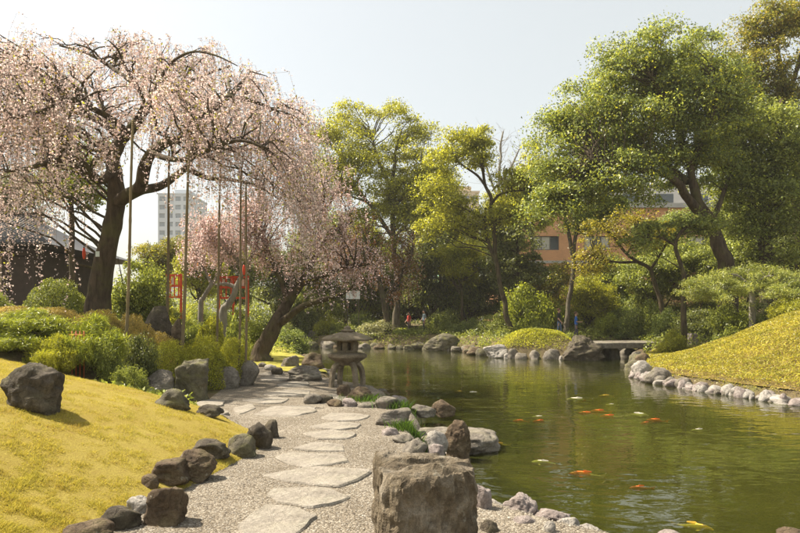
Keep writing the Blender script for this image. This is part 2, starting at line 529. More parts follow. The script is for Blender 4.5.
def gravel_material():
    m = NT('gravel')
    v = m.coord('Object')
    cell = m.voro(62, v, 'F1', 'Color')
    dist = m.voro(62, v, 'F1', 'Distance')
    sp = m.n('ShaderNodeSeparateColor')
    m.t.links.new(cell, sp.inputs[0])
    c = m.ramp(sp.outputs[0], [(0.0, (0.087, 0.072, 0.053)), (0.4, (0.175, 0.152, 0.12)), (0.75, (0.235, 0.209, 0.171)), (1.0, (0.327, 0.304, 0.264))])
    big = m.noise(1.1, v, 6.0, 0.6)
    c = m.mix(1.0, c, m.ramp(big, [(0.3, (0.70, 0.66, 0.6)), (0.7, (1.12, 1.1, 1.06))]), 'MULTIPLY')
    h = m.math('SUBTRACT', 1.0, dist)
    return m.done(m.pbr(c, 0.9, 0.2, m.bump(h, 0.9, 0.012)))

def lawn_material():
    m = NT('lawn')
    v = m.coord('Object')
    n = m.noise(1.1, v, 6.0, 0.6)
    n2 = m.noise(70, v, 4.0, 0.8)
    n3 = m.noise(7, v, 5.0, 0.65)
    c = m.ramp(n2, [(0.3, (0.23, 0.17, 0.045)), (0.55, (0.385, 0.315, 0.07)), (0.75, (0.48, 0.40, 0.10))])
    c = m.mix(1.0, c, m.ramp(n, [(0.3, (0.86, 0.80, 0.7)), (0.7, (1.1, 1.1, 1.15))]), 'MULTIPLY')
    br = m.ramp(n3, [(0.56, 0.0), (0.74, 1.0)])
    c = m.mix(m.math('MULTIPLY', br, 0.6), c, (0.24, 0.15, 0.05))
    return m.done(m.pbr(c, 0.95, 0.1, m.bump(n2, 0.9, 0.03)))

def water_material():
    m = NT('pond_water')
    v = m.coord('Object', (0.55, 1.0, 1.0))
    n1 = m.noise(3.0, v, 1.5, 0.5, 0.8)
    n2 = m.noise(7.5, m.coord('Object', (0.5, 1.0, 1.0)), 1.5, 0.5, 0.5)
    gust = m.ramp(m.noise(0.22, m.coord('Object', (0.7, 1, 1)), 2.0), [(0.38, 0.35), (0.62, 1.0)])
    h = m.math('MULTIPLY', m.math('ADD', n1, m.math('MULTIPLY', n2, 0.30)), gust)
    b = m.bump(h, 0.8, 0.019)
    fr = m.n('ShaderNodeFresnel')
    fr.inputs[0].default_value = 1.34
    m.t.links.new(b, fr.inputs['Normal'])
    gl = m.n('ShaderNodeBsdfGlossy')
    gl.inputs['Color'].default_value = (1, 1, 1, 1)
    gl.inputs['Roughness'].default_value = 0.0
    m.t.links.new(b, gl.inputs['Normal'])
    tr = m.n('ShaderNodeBsdfTransparent')
    tr.inputs[0].default_value = (0.66, 0.72, 0.34, 1)
    df = m.n('ShaderNodeBsdfDiffuse')
    murk = m.noise(0.35, m.coord('Object'), 3.0)
    m.t.links.new(m.ramp(murk, [(0.35, (0.030, 0.036, 0.008)), (0.65, (0.050, 0.054, 0.011))]), df.inputs[0])
    x1 = m.n('ShaderNodeMixShader')
    x1.inputs[0].default_value = 0.42
    m.t.links.new(tr.outputs[0], x1.inputs[1])
    m.t.links.new(df.outputs[0], x1.inputs[2])
    x2 = m.n('ShaderNodeMixShader')
    m.t.links.new(fr.outputs[0], x2.inputs[0])
    m.t.links.new(x1.outputs[0], x2.inputs[1])
    m.t.links.new(gl.outputs[0], x2.inputs[2])
    return m.done(x2.outputs[0])

M['soil'] = ground_material()
M['gravel'] = gravel_material()
M['lawn'] = lawn_material()
M['water'] = water_material()
M['moss'] = plain('moss', (0.27, 0.25, 0.05), 0.95, 0.35, 5.0, 0.8, 0.1)
M['cover_base'] = plain('cover_base', (0.13, 0.095, 0.03), 0.95, 0.35, 4.0, 0.8, 0.1)

# ------------------------------------------------------------------ ground, pond, path, lawns
def axis(lo, hi, step, far_lo, far_hi):
    a = list(np.arange(lo, hi + 1e-6, step))
    s, x = step, hi
    while x < far_hi:
        s *= 1.35
        x += s
        a.append(x)
    s, x = step, lo
    while x > far_lo:
        s *= 1.35
        x -= s
        a.insert(0, x)
    return np.array(a)

def grid_mesh(name, X, Y, Z):
    r, c = X.shape
    V = np.stack([X.ravel(), Y.ravel(), Z.ravel()], 1)
    i = np.arange(r - 1)[:, None] * c + np.arange(c - 1)[None]
    Fq = np.stack([i, i + 1, i + c + 1, i + c], -1).reshape(-1, 4)
    return mesh(name, V, Fq, True)

gx = axis(-14, 16, 0.2, -900, 900)
gy = axis(1.0, 46, 0.2, -60, 1500)
GX, GY = np.meshgrid(gx, gy)
GZ = H(GX, GY).reshape(GX.shape)
tag(link('ground', grid_mesh('ground', GX, GY, GZ), M['soil']), 'brown mossy garden soil under the shrubs and trees', 'ground', kind='structure')

def ruled(name, ys, xl, xr, nu, mat, dz, label, cat, jit=0.0):
    t = np.linspace(0, 1, nu)
    jl = 1 + 0 * ys
    L = xl + jit * vnoise(np.stack([ys * 2.1, ys * 0 + 3.3, ys * 0], 1))
    R = xr + jit * vnoise(np.stack([ys * 2.1, ys * 0 + 9.1, ys * 0], 1))
    X = L[:, None] * (1 - t) + R[:, None] * t
    Y = np.repeat(ys[:, None], nu, 1)
    Z = H(X, Y).reshape(X.shape) + dz
    return tag(link(name, grid_mesh(name, X, Y, Z), mat), label, cat, kind='structure')

PY = [1.2, 2.5, 4.67, 6.1, 7.3, 7.9, 9.0, 10.6, 12.2, 14, 16, 19, 22, 24]
PL = [-2.5, -2.5, -2.38, -2.0, -1.85, -1.8, -2.35, -3.15, -3.8, -4.05, -4.3, -4.75, -5.6, -6.3]
SY = [1.2, 2.5, 5.3, 5.7, 6.1, 6.5, 7.0, 8.0, 8.8, 9.5, 10, 11.1, 11.9, 12.6, 14, 15.5, 16.4, 17.5, 19, 20.5, 22, 24]
SX = [2.6, 2.4, 1.3, 1.0, 0.78, 0.64, 0.50, 0.36, 0.32, 0.34, 0.36, 0.32, 0.16, -0.1, -0.3, -0.75, -1.45, -2.4, -3.5, -4.25, -4.8, -5.6]
ys = np.arange(1.2, 24.01, 0.1)
path = ruled('path', ys, np.interp(ys, PY, PL), np.interp(ys, SY, SX), 44, M['gravel'], 0.018, 'beige gravel path winding along the pond', 'path')

LY = [1.2, 2.5, 4.67, 6.1, 7.3, 7.9, 8.6, 9.0, 9.5, 10.2, 10.8]
LR = [-2.5, -2.45, -2.33, -1.95, -1.8, -1.75, -2.0, -2.25, -2.7, -3.2, -4.0]
ys = np.arange(1.2, 10.81, 0.1)
lawn = ruled('lawn', ys, np.full(len(ys), -11.0), np.interp(ys, LY, LR), 90, M['lawn'], 0.03, 'golden mown grass slope rising beside the gravel path', 'lawn')

ys = np.arange(19.0, 30.01, 0.15)
moss = ruled('moss_bank', ys, np.interp(ys, [19, 20.5, 22, 24, 30], [-3.4, -4.15, -5.2, -6.9, -8.6]),
             np.interp(ys, [18, 20, 22.5, 26, 31], [-2.1, -2.35, -3.15, -3.8, -5.5]), 26, M['moss'], 0.02, 'yellow green moss bank round the leaning cherry', 'moss')
M_ys = np.arange(9.6, 29.4, 0.15)
RS = lambda y: np.interp(y, [9, 11, 12.5, 14.2, 16, 18, 20, 22, 26, 30], [15.2, 12.3, 10.3, 9.25, 8.65, 8.25, 8.15, 8.75, 10.15, 11.8])
ruled('grass_mound', M_ys, RS(M_ys), np.full(len(M_ys), 24.0), 70, M['cover_base'], 0.02, 'yellow green planted mound across the pond', 'mound')

wb = bmesh.new()
ring = []
cen = POND.mean(0)
for a, b in zip(POND, np.roll(POND, -1, 0)):
    ring.append(wb.verts.new((a[0], a[1], WATER_Z)))
# spread the water sheet a little under the banks so no gap shows at the rocks
pn = np.roll(POND, -1, 0) - np.roll(POND, 1, 0)
pn = norm(np.stack([pn[:, 1], -pn[:, 0]], 1))
test = inside(POND + pn * 0.05, POND)
pn[test] *= -1
for vtx, p, n in zip(ring, POND, pn):
    q = p + n * 0.22
    vtx.co = (q[0], q[1], WATER_Z)
fc = wb.faces.new(ring)
bmesh.ops.triangulate(wb, faces=[fc])
wm = bpy.data.meshes.new('pond')
wb.to_mesh(wm)
wb.free()
if wm.polygons[0].normal.z < 0:
    wm.flip_normals()
tag(link('pond', wm, M['water']), 'murky olive green pond water with rippled tree reflections', 'pond', kind='structure')

# ------------------------------------------------------------------ rocks
def ico(sub):
    bm = bmesh.new()
    bmesh.ops.create_icosphere(bm, subdivisions=sub, radius=1.0)
    V = np.array([v.co[:] for v in bm.verts])
    Fc = np.array([[v.index for v in f.verts] for f in bm.faces], np.int32)
    bm.free()
    return V, Fc
ICO = {k: ico(k) for k in (2, 3, 4, 5)}

def rock_shape(seed, sub=3, facets=9, rough=0.10, flat_top=False, boxy=0.0):
    r = np.random.default_rng(seed)
    D, Fc = ICO[sub]
    n = norm(r.normal(size=(facets, 3)))
    if flat_top:
        n[0] = norm(np.array([r.normal() * 0.12, r.normal() * 0.12, 1.0]))
    if boxy:
        n = np.vstack([n, [(1, .1, .05), (-1, .05, .1), (.05, 1, 0), (.1, -1, .05), (0, .1, 1)]])
        n = norm(n + r.normal(size=n.shape) * 0.12)
    hh = r.uniform(0.62, 1.0, len(n))
    if boxy: hh = np.concatenate([r.uniform(0.85, 1.05, len(n) - 5), r.uniform(0.58, 0.70, 5)])
    if flat_top: hh[0] = 0.5
    dots = D @ n.T
    rad = np.where(dots > 0.05, hh / np.maximum(dots, 0.05), 9.0)
    rad = np.minimum(rad, 1.15)
    k = 34.0
    rad = -np.log(np.exp(-k * rad).sum(1) + np.exp(-k * 1.12)) / k
    V = D * rad[:, None]
    off = r.uniform(-50, 50, 3)
    V = V + D * (rough * fbm(V * 2.2 + off, 5, 0.55) - rough * 0.6 * np.abs(fbm(V * np.array([3.2, 3.2, 5.0]) + off, 3)))[:, None]
    lo, hi = V.min(0), V.max(0)
    V = (V - (lo + hi) / 2) / (hi - lo)
    z = V[:, 2:3]
    V[:, :2] *= np.where(z < 0.05, 1 / np.sqrt(np.clip(1 - ((z - 0.05) * 1.8) ** 2 * 0.8, 0.3, 1)), 1)
    V[:, :2] /= np.ptp(V[:, :2], axis=0)
    return V, Fc

def rock_at(name, label, cat, loc, w, dep, h, seed, mat, sub=4, facets=9, rough=0.10, flat_top=False, rz=0.0, sink=0.22, parent=None, boxy=0.0, group=None):
    V, Fc = rock_shape(seed, sub, facets, rough, flat_top, boxy)
    V = V * np.array([w, dep, h * (1 + sink)])
    V[:, 2] += h - h * (1 + sink) / 2
    me = mesh(name, V, Fc, sub >= 4)
    o = link(name, me, M[mat], parent, loc, rz)
    if parent is None: tag(o, label, cat, group)
    return o

def rock_px(label, x0, y0, x1, y1, seed, mat, depth=0.85, name='boulder', cat='rock', z=None, **kw):
    """A rock filling the photo box x0..x1, y0..y1, its foot where the ground is met."""
    cx = (x0 + x1) / 2
    p = hit(cx, y1) if z is None else P(cx, y1, z)
    d = p[1]
    w = (x1 - x0) / F * d
    dep = w * depth
    dc = d + dep * 0.42
    xc = (cx - 400) / F * dc
    g = h1(xc, dc) if z is None else z
    g = min(g, p[2] + 0.05)
    top = EYE - (y0 - HZ) / F * (dc + dep * 0.1)
    h = max(top - g, 0.08)
    return rock_at(name, label, cat, (xc, dc, g), w * (1 + dep * 0.42 / d), dep, h, seed, mat, **kw)

# the big stump-like rock in front
def stump_rock():
    nz, na, nt = 46, 150, 34
    w, dep, h = 0.64, 0.60, 0.66
    a = np.arange(na) / na * 2 * math.pi
    def outline(a, z):
        ca, sa = np.cos(a), np.sin(a)
        q = 3.6
        r = (np.abs(ca) ** q + np.abs(sa) ** q) ** (-1 / q)
        r = r * (1 + 0.035 * np.sin(3 * a + 0.6) + 0.025 * np.sin(5 * a + 2))
        st = np.stack([np.cos(a) * 3.2, np.sin(a) * 3.2, z * 0.9 + 0 * a], -1)
        st2 = np.stack([np.cos(a) * 9, np.sin(a) * 9, z * 2.2 + 0 * a], -1)
        flute = -0.075 * np.abs(fbm(st.reshape(-1, 3) + 4.2, 3)).reshape(a.shape) - 0.022 * np.abs(vnoise(st2.reshape(-1, 3) + 8)).reshape(a.shape)
        chip = 0.022 * fbm(st.reshape(-1, 3) * np.array([1, 1, 4]) + 30, 4).reshape(a.shape)
        return r + flute * 2 + chip
    zz = np.linspace(-0.06, 1.0, nz)
    A, Zg = np.meshgrid(a, zz)
    R = outline(A, Zg * 3)
    flare = 1 + 0.05 * (1 - Zg) - 0.03 * np.clip((Zg - 0.95) / 0.05, 0, 1) ** 2
    X, Y = R * np.cos(A) * w / 2 * flare, R * np.sin(A) * dep / 2 * flare
    def topz(x, y):
        p = np.stack([x * 2.2 + y * 1.2, y * 13 - x * 3.5, 0 * x], -1).reshape(-1, 3)
        ridg = fbm(p, 4).reshape(x.shape)
        q2 = np.stack([x * 4 + 7, y * 7 + x * 1.5, 0 * x], -1).reshape(-1, 3)
        ph = (y * 7.5 - x * 2.2 + 1.1 * fbm(q2, 3).reshape(x.shape))
        saw = ph - np.floor(ph)
        step = np.floor(ph) + np.clip(saw * 3.0, 0, 1) ** 2
        amp = 0.55 + 0.45 * vnoise(q2 * 0.7 + 40).reshape(x.shape)
        return 0.026 * ridg + 0.042 * (step - y * 7.5) * amp + 0.06 * y - 0.015 * np.abs(x / w)
    Zs = Zg * h + topz(X, Y) * Zg ** 8
    V = [np.stack([X, Y, Zs], -1).reshape(-1, 3)]
    Fq = []
    for i in range(nz - 1):
        for j in range(na):
            j2 = (j + 1) % na
            Fq.append((i * na + j, i * na + j2, (i + 1) * na + j2, (i + 1) * na + j))
    xt, yt = X[-1], Y[-1]
    base = nz * na
    for k in range(1, nt):
        s = 1 - k / nt
        x, y = xt * s, yt * s
        z = h + topz(x, y)
        V.append(np.stack([x, y, z], -1))
        prev = (nz - 1) * na if k == 1 else base + (k - 2) * na
        cur = base + (k - 1) * na
        for j in range(na):
            j2 = (j + 1) % na
            Fq.append((prev + j, prev + j2, cur + j2, cur + j))
    Fq.append(tuple(base + (nt - 2) * na + j for j in range(na)))
    me = mesh('stump_rock', np.concatenate(V), Fq, False)
    y = 3.95
    x = (425 - 400) / F * y
    tag(link('stump_rock', me, M['stump'], None, (x, y, h1(x, y)), rz=0.12), 'large upright block of rock like a tree stump beside the gravel path', 'rock')
stump_rock()

# rocks edging the golden lawn
rock_px('big dark boulder alone on the golden lawn', 0, 362, 63, 416, 3, 'rock_dark', 0.8, sub=5, facets=8, rough=0.13, sink=0.5)
rock_px('cubic brown rock nearest the camera at the lawn edge', 145, 484, 188, 529, 21, 'rock_brown', 0.9, sub=5, boxy=1.0, facets=5)
rock_px('low dark rock at the lawn edge beside the bottom of the photo', 95, 503, 143, 533, 15, 'rock_dark', 0.8)
rock_px('flat brown rock at the bottom of the lawn edge', 62, 519, 116, 548, 16, 'rock_brown', 0.8)
rock_px('small pale flat stone wedged between dark lawn edge rocks', 126, 496, 152, 516, 17, 'rock_pale', 0.7, flat_top=True)
rock_px('brown angular rock behind the cubic rock at the lawn edge', 149, 459, 190, 490, 22, 'rock_brown', 0.9, boxy=0.6)
rock_px('pointed dark brown rock midway along the lawn edge', 170, 448, 217, 486, 24, 'rock_brown', 0.9, sub=5, facets=7)
rock_px('small brown stone at the foot of the lawn edge rocks', 141, 474, 160, 493, 26, 'rock_brown', 0.8, sub=3)
rock_px('long low grey brown rock between the pointed and the round lawn edge rocks', 190, 438, 231, 461, 27, 'rock_dark', 0.8)
rock_px('round yellowish mossy rock at the lawn edge', 226, 433, 257, 460, 28, 'rock_mossy', 0.9, rough=0.06)
rock_px('dark upright rock at the far tip of the golden lawn', 247, 421, 273, 451, 31, 'rock_dark', 0.9, facets=7)
rock_px('small dark rock at the very end of the lawn edge row', 262, 419, 280, 440, 32, 'rock_dark', 0.9, sub=3)

# rocks of the planting bed beside the path
rock_px('tall upright mossy boulder below the clipped yellow green shrub', 175, 358, 214, 403, 41, 'rock_mossy', 0.9, sub=5, facets=7, boxy=0.7)
rock_px('grey sloping rock beside the tall upright boulder', 139, 369, 180, 396, 43, 'rock_grey', 0.9, sub=5)
rock_px('low mossy rock half hidden behind the crest of the lawn', 153, 388, 190, 411, 44, 'rock_mossy', 0.8)
rock_px('low dark rock in the path in front of the tall upright boulder', 192, 404, 224, 419, 45, 'rock_dark', 0.8)
rock_px('rounded grey rock standing by the path between two poles', 236, 360, 260, 387, 46, 'rock_grey', 0.9, rough=0.06)
rock_px('grey rock under the hanging yellow green shrub', 210, 366, 240, 390, 47, 'rock_grey', 0.8)
b = W(160, 332, 16.5)
rock_at('boulder', 'round dark boulder among the azaleas at the foot of the poles', 'rock', on(b[0], b[1]), 0.95, 0.8, b[2] - h1(b[0], b[1]) + 0.70, 48, 'rock_dark', 5, 8, 0.06)
b = W(178, 332, 16.2)
rock_at('boulder', 'small brown boulder touching the round dark boulder', 'rock', on(b[0], b[1]), 0.4, 0.4, b[2] - h1(b[0], b[1]) + 0.35, 49, 'rock_brown', 3)

# rocks on the near shore
rock_px('grey block of layered rock beside the green tuft on the shore', 376, 408, 412, 427, 61, 'rock_grey', 0.7, boxy=1.0, flat_top=True, sub=5, rough=0.06)
rock_px('rounded grey rock behind the layered block', 375, 396, 399, 410, 62, 'rock_grey', 0.9, rough=0.05)
rock_px('pitted brown rock standing on the pale flat shore rock', 443, 419, 471, 447, 163, 'rock_brown', 0.9, sub=5, facets=8, rough=0.13, sink=0.8, z=-0.10)
rock_px('brown peaked rock at the water behind the flat shore rock', 431, 399, 456, 415, 64, 'rock_brown', 0.9, z=-0.2)
rock_px('low pale rock left of the peaked rock at the water', 410, 404, 436, 416, 65, 'rock_grey', 0.9, z=-0.12)
rock_at('boulder', 'wide pale flat rock jutting into the pond', 'rock', (0.82, 9.55, WATER_Z - 0.06), 1.45, 1.75, 0.33, 166, 'rock_grey', 5, 11, 0.10, True, 0.5, 0.4)
rock_px('pale smooth rock leaning behind the stump-like rock', 426, 430, 449, 455, 67, 'rock_pale', 0.9, z=-0.05)
rock_px('pale rock with its foot in the water below the pitted brown rock', 444, 439, 466, 455, 68, 'rock_pale', 0.9, z=-0.28)
rock_px('pinkish rock just behind the top of the stump-like rock', 427, 443, 445, 458, 69, 'rock_pink', 0.9, z=-0.04)
rock_px('grey rock at the back corner of the stump-like rock', 402, 438, 428, 457, 70, 'rock_grey', 0.9, z=-0.03)
rock_px('small pinkish rock at the front of the green tuft', 381, 427, 399, 437, 71, 'rock_pink', 0.9, sub=3)
rock_px('low grey rock on the gravel edge by the green tuft', 391, 434, 414, 445, 72, 'rock_grey', 0.9, sub=3)
rock_px('large pale pinkish rock at the water in front of the stump-like rock', 497, 492, 545, 528, 73, 'rock_pink', 0.8, z=-0.24, sub=5, facets=7, rough=0.14)
rock_px('pale angular rock joined to the large pinkish rock', 529, 507, 573, 534, 74, 'rock_pink', 0.8, z=-0.24, sub=5, rough=0.12)
rock_px('pinkish rock squeezed against the stump-like rock', 474, 484, 492, 512, 75, 'rock_pink', 0.9)
rock_px('pale rock between the squeezed pinkish rock and the large pinkish rock', 486, 498, 506, 520, 175, 'rock_pale', 0.9, z=-0.15)
rock_px('low pinkish rock in front of the large pinkish rock', 512, 514, 536, 532, 176, 'rock_pink', 0.9, z=-0.05)
rock_px('pale rock behind the low waterline rock at the bottom of the photo', 556, 516, 580, 534, 177, 'rock_pale', 0.9, z=-0.2)
rock_px('dark pebble sized rock at the foot of the stump-like rock', 478, 519, 500, 536, 76, 'rock_dark', 0.9, sub=3)
rock_px('pale low rock at the waterline at the bottom of the photo', 572, 524, 602, 540, 77, 'rock_pale', 0.8, z=-0.24)
rock_px('brownish rock at the water in the bottom right corner', 775, 526, 812, 545, 78, 'rock_brown', 0.8, z=-0.24)
rock_px('pale rock just showing at the bottom edge below the white koi', 655, 529, 684, 545, 79, 'rock_pink', 0.8, z=-0.24)
rock_px('thin pale stone standing between the two pinkish shore rocks', 544, 521, 556, 536, 80, 'rock_pale', 0.8, sub=3)

# rocks round the lantern
rock_px('dark rock at the front left foot of the lantern', 316, 394, 334, 404, 91, 'rock_dark', 0.9, sub=3)
rock_px('rounded brown rock at the middle leg of the lantern', 336, 384, 352, 398, 92, 'rock_brown', 0.9)
rock_px('large reddish brown rock in front of the right leg of the lantern', 346, 386, 374, 402, 93, 'rock_brown', 0.9)
rock_px('grey rock low on the path corner below the lantern', 303, 393, 322, 405, 94, 'rock_grey', 0.9, sub=3)
rock_px('pink grey stone in the row below the lantern', 342, 398, 358, 408, 95, 'rock_pink', 0.9, sub=3)
rock_px('small grey stone next to the pink grey stone below the lantern', 357, 402, 376, 409, 96, 'rock_grey', 0.9, sub=3)
rock_px('low brown stone between lantern and path', 326, 399, 343, 408, 97, 'rock_brown', 0.9, sub=3)
# rocks at the moss bank
rock_px('big pale rock at the water beside the moss bank', 288, 365, 323, 382, 101, 'rock_grey', 0.8, sub=5)
rock_px('dark topped rock leaning over the pale rock by the moss', 301, 352, 324, 370, 102, 'rock_brown', 0.9)
rock_px('grey rock at the back of the moss bank rocks', 281, 355, 300, 367, 103, 'rock_grey', 0.9)
rock_px('small round pale rock on the moss edge of the path', 264, 364, 277, 371, 104, 'rock_pale', 0.9, sub=3)
rock_px('low dark rock between path and moss', 271, 367, 283, 376, 105, 'rock_dark', 0.9, sub=3)
rock_px('tiny grey rock on the moss by the leaning trunk', 258, 362, 268, 368, 106, 'rock_grey', 0.9, sub=3)

# far shore rocks
rock_px('white grey rock at the left tip of the grassy islet', 483, 344, 509, 358, 111, 'rock_pale', 0.8, z=WATER_Z, sub=5)
rock_px('big dark craggy rock at the end of the stone bridge', 562, 335, 604, 361, 112, 'rock_dark', 0.7, z=WATER_Z, sub=5, rough=0.18)
rock_px('long low mossy boulder on the far bank behind the lantern pool', 424, 333, 462, 351, 113, 'rock_mossy', 0.7, z=WATER_Z, sub=5, rough=0.08)
rock_px('pale tilted slab of rock at the corner of the planted mound', 632, 360, 652, 379, 114, 'rock_pale', 0.9, z=WATER_Z)
rock_px('brown grey rock behind the tilted slab on the mound corner', 634, 352, 652, 368, 115, 'rock_brown', 0.9)
rock_px('dark grey flat rock on the mound corner above the white stones', 644, 367, 672, 384, 116, 'rock_grey', 0.7, z=WATER_Z)
rock_px('pale round rock on the far left bank seen beside the lantern', 306, 330, 318, 346, 117, 'rock_grey', 0.9, z=WATER_Z)

STONES = []
for i in range(8):
    V, Fc = rock_shape(300 + i, 3, 9, 0.10)
    me = {}
    for mt in ('rock_pale', 'rock_grey', 'rock_brown', 'rock_mossy', 'rock_pink'):
        mm = mesh('stone', V, Fc, True)
        mm.materials.append(M[mt])
        me[mt] = mm
    STONES.append(me)

def edging(label, pts, step, size, mats, z0=WATER_Z, jit=0.1, hh=0.75):
    pts = np.asarray(pts, float)
    seg = np.linalg.norm(np.diff(pts, axis=0), axis=1)
    L = np.concatenate([[0], np.cumsum(seg)])
    root = thing('stone_edging', label, 'stone edging', (pts[0][0], pts[0][1], z0))
    r = random.Random(label)
    s = 0.0
    base = np.array([pts[0][0], pts[0][1], z0])
    while s < L[-1]:
        x, y = np.interp(s, L, pts[:, 0]), np.interp(s, L, pts[:, 1])
        w = size * r.choice((0.5, 0.7, 0.85, 1.0, 1.2, 1.55)) * r.uniform(0.85, 1.15)
        h = min(w, size * 1.1) * hh * r.uniform(0.6, 1.25)
        mt = r.choice(mats)
        p = np.array([x + r.uniform(-jit, jit), y + r.uniform(-jit, jit), z0 + h * 0.30])
        o = link('stone', r.choice(STONES)[mt], None, root, p - base, r.uniform(0, 6.3), (w, w * r.uniform(0.6, 1.0), h * 1.3))
        o.rotation_euler = (r.uniform(-0.25, 0.25), r.uniform(-0.25, 0.25), o.rotation_euler[2])
        s += w * step * r.uniform(0.8, 1.25)
    return root

edging('row of white rounded stones edging the planted mound', [(8.25, 21.6), (7.82, 20), (7.9, 18), (8.3, 16), (8.9, 14.2), (9.9, 12.5), (11.5, 11.2)], 0.62, 0.42, ['rock_pale', 'rock_pale', 'rock_pale', 'rock_pink', 'rock_grey'], hh=0.62)
edging('second lower course of pale stones at the foot of the planted mound', [(8.1, 21.2), (7.72, 20), (7.78, 18), (8.18, 16), (8.78, 14.2), (9.75, 12.4)], 0.85, 0.30, ['rock_pale', 'rock_pink', 'rock_grey'], jit=0.06)
edging('grey stones round the foot of the grassy islet', [(5.0, 31.3), (6.0, 30.6), (7.0, 30.3), (8.2, 29.75)], 0.7, 0.55, ['rock_pale', 'rock_grey', 'rock_grey'])
edging('mossy stones along the far bank of the pond', [(-7.9, 39), (-7.6, 41.5), (-6, 42.9), (-2, 41.9), (2, 39.9), (4.2, 36.4), (4.6, 33.2)], 0.55, 0.8, ['rock_mossy', 'rock_mossy', 'rock_brown', 'rock_grey'], hh=0.5, jit=0.25)
edging('rough stones under the stone slab bridge', [(9.5, 30.6), (9.6, 34.2), (12.2, 34.2), (11.6, 30.2), (10.9, 28.5), (9.8, 26), (8.7, 22.6)], 0.8, 0.65, ['rock_mossy', 'rock_brown', 'rock_grey'])
edging('scattered shore stones by the moss bank', [(-2.2, 20.2), (-2.6, 21.4), (-3.0, 22.6), (-3.6, 26), (-5.2, 30.6)], 1.1, 0.45, ['rock_grey', 'rock_mossy', 'rock_brown'])
edging('small stones along the shore between lantern and flat rock', [(-1.0, 15.9), (-0.5, 15.2), (-0.15, 14.0), (0.05, 12.8), (0.5, 12.2)], 0.9, 0.28, ['rock_grey', 'rock_pink', 'rock_brown'])
edging('pebbly pale stones along the near shore', [(0.5, 7.9), (0.55, 6.9), (0.75, 6.15), (1.0, 5.7), (1.4, 5.25), (1.9, 4.85), (2.8, 4.4), (4.4, 4.0)], 1.0, 0.17, ['rock_pink', 'rock_pale', 'rock_grey'], jit=0.07)

# ------------------------------------------------------------------ stepping stones of the path
def step_stone(poly, i):
    c = np.array([P(x, y)[:2] for x, y in poly])
    cen = c.mean(0)
    pts = []
    n = len(c)
    r = random.Random(i)
    dense = crom(np.vstack([c, c[:1]]), n * 7)[:-1]
    straight = []
    for k in range(n):
        for t in np.linspace(0, 1, 7)[:-1]:
            straight.append(c[k] * (1 - t) + c[(k + 1) % n] * t)
    straight = np.array(straight)
    m = min(len(dense), len(straight))
    q = 0.35 * dense[:m] + 0.65 * straight[:m]
    q = q + 0.025 * np.stack([vnoise(np.c_[q * 6, np.full(m, i)]), vnoise(np.c_[q * 6, np.full(m, i + 40.)])], 1)
    h = 0.026
    mb = MB()
    ring = lambda s, z: np.c_[(q - cen) * s, np.full(m, z)]
    V = np.vstack([ring(1.0, -0.05), ring(1.0, h - 0.014), ring(0.965, h), ring(0.55, h + 0.004), [[0, 0, h + 0.005]]])
    V[2 * m:, 2] += 0.006 * vnoise(np.c_[V[2 * m:, :2] * 5, np.full(len(V) - 2 * m, i * 1.7)])
    Fq = []
    for a in range(3):
        for k in range(m):
            Fq.append((a * m + k, a * m + (k + 1) % m, (a + 1) * m + (k + 1) % m, (a + 1) * m + k))
    for k in range(m):
        Fq.append((3 * m + k, 3 * m + (k + 1) % m, 4 * m))
    me = mesh('stepping_stone', V, Fq, False)
    bm = bmesh.new(); bm.from_mesh(me); bmesh.ops.recalc_face_normals(bm, faces=bm.faces); bm.to_mesh(me); bm.free()
    link('stepping_stone', me, M['slab'], path, (cen[0], cen[1], h1(cen[0], cen[1]) + 0.012))
sx, sy, sk = 60, 360, 340 / 800
polys_crop = [
    [(415, 402), (480, 352), (560, 360), (612, 382), (540, 430), (440, 440)],
    [(483, 326), (505, 310), (630, 312), (692, 332), (620, 354), (590, 357), (490, 336)],
    [(470, 278), (600, 258), (740, 268), (702, 290), (640, 307), (500, 290)],
    [(508, 234), (545, 224), (670, 228), (677, 248), (560, 263)],
    [(548, 212), (600, 198), (672, 203), (662, 221), (580, 218)],
    [(572, 178), (640, 170), (702, 181), (668, 192), (600, 190)],
    [(585, 163), (640, 151), (708, 155), (695, 167), (640, 169)],
    [(455, 132), (500, 112), (595, 112), (604, 124), (540, 140)],
    [(405, 118), (450, 105), (458, 118), (420, 133)],
    [(428, 97), (500, 90), (540, 94), (520, 104), (470, 104)],
    [(475, 82), (530, 72), (590, 73), (580, 84), (500, 88)],
    [(508, 60), (545, 53), (588, 54), (578, 66), (520, 68)],
    [(470, 47), (500, 42), (550, 44), (530, 51), (480, 52)],
    [(468, 35), (490, 30), (528, 32), (520, 39), (476, 40)],
    [(310, 108), (345, 98), (388, 100), (380, 112), (330, 114)],
    [(610, 140), (640, 128), (700, 130), (735, 136), (700, 147), (640, 148)],
    [(600, 92), (640, 84), (690, 92), (660, 104), (610, 104)],
    [(330, 128), (380, 120), (398, 134), (360, 142)],
]
for i, pc in enumerate(polys_crop):
    step_stone([(sx + x * sk, sy + y * sk) for x, y in pc], i)

# ------------------------------------------------------------------ loose gravel, lawn blades, mound cover
def scatter_rects(n, xf, y0, y1):
    """n points, denser near the camera."""
    y = y0 * (y1 / y0) ** rng.random(n)
    xl, xr = xf(y)
    x = xl + (xr - xl) * rng.random(n)
    return x, y

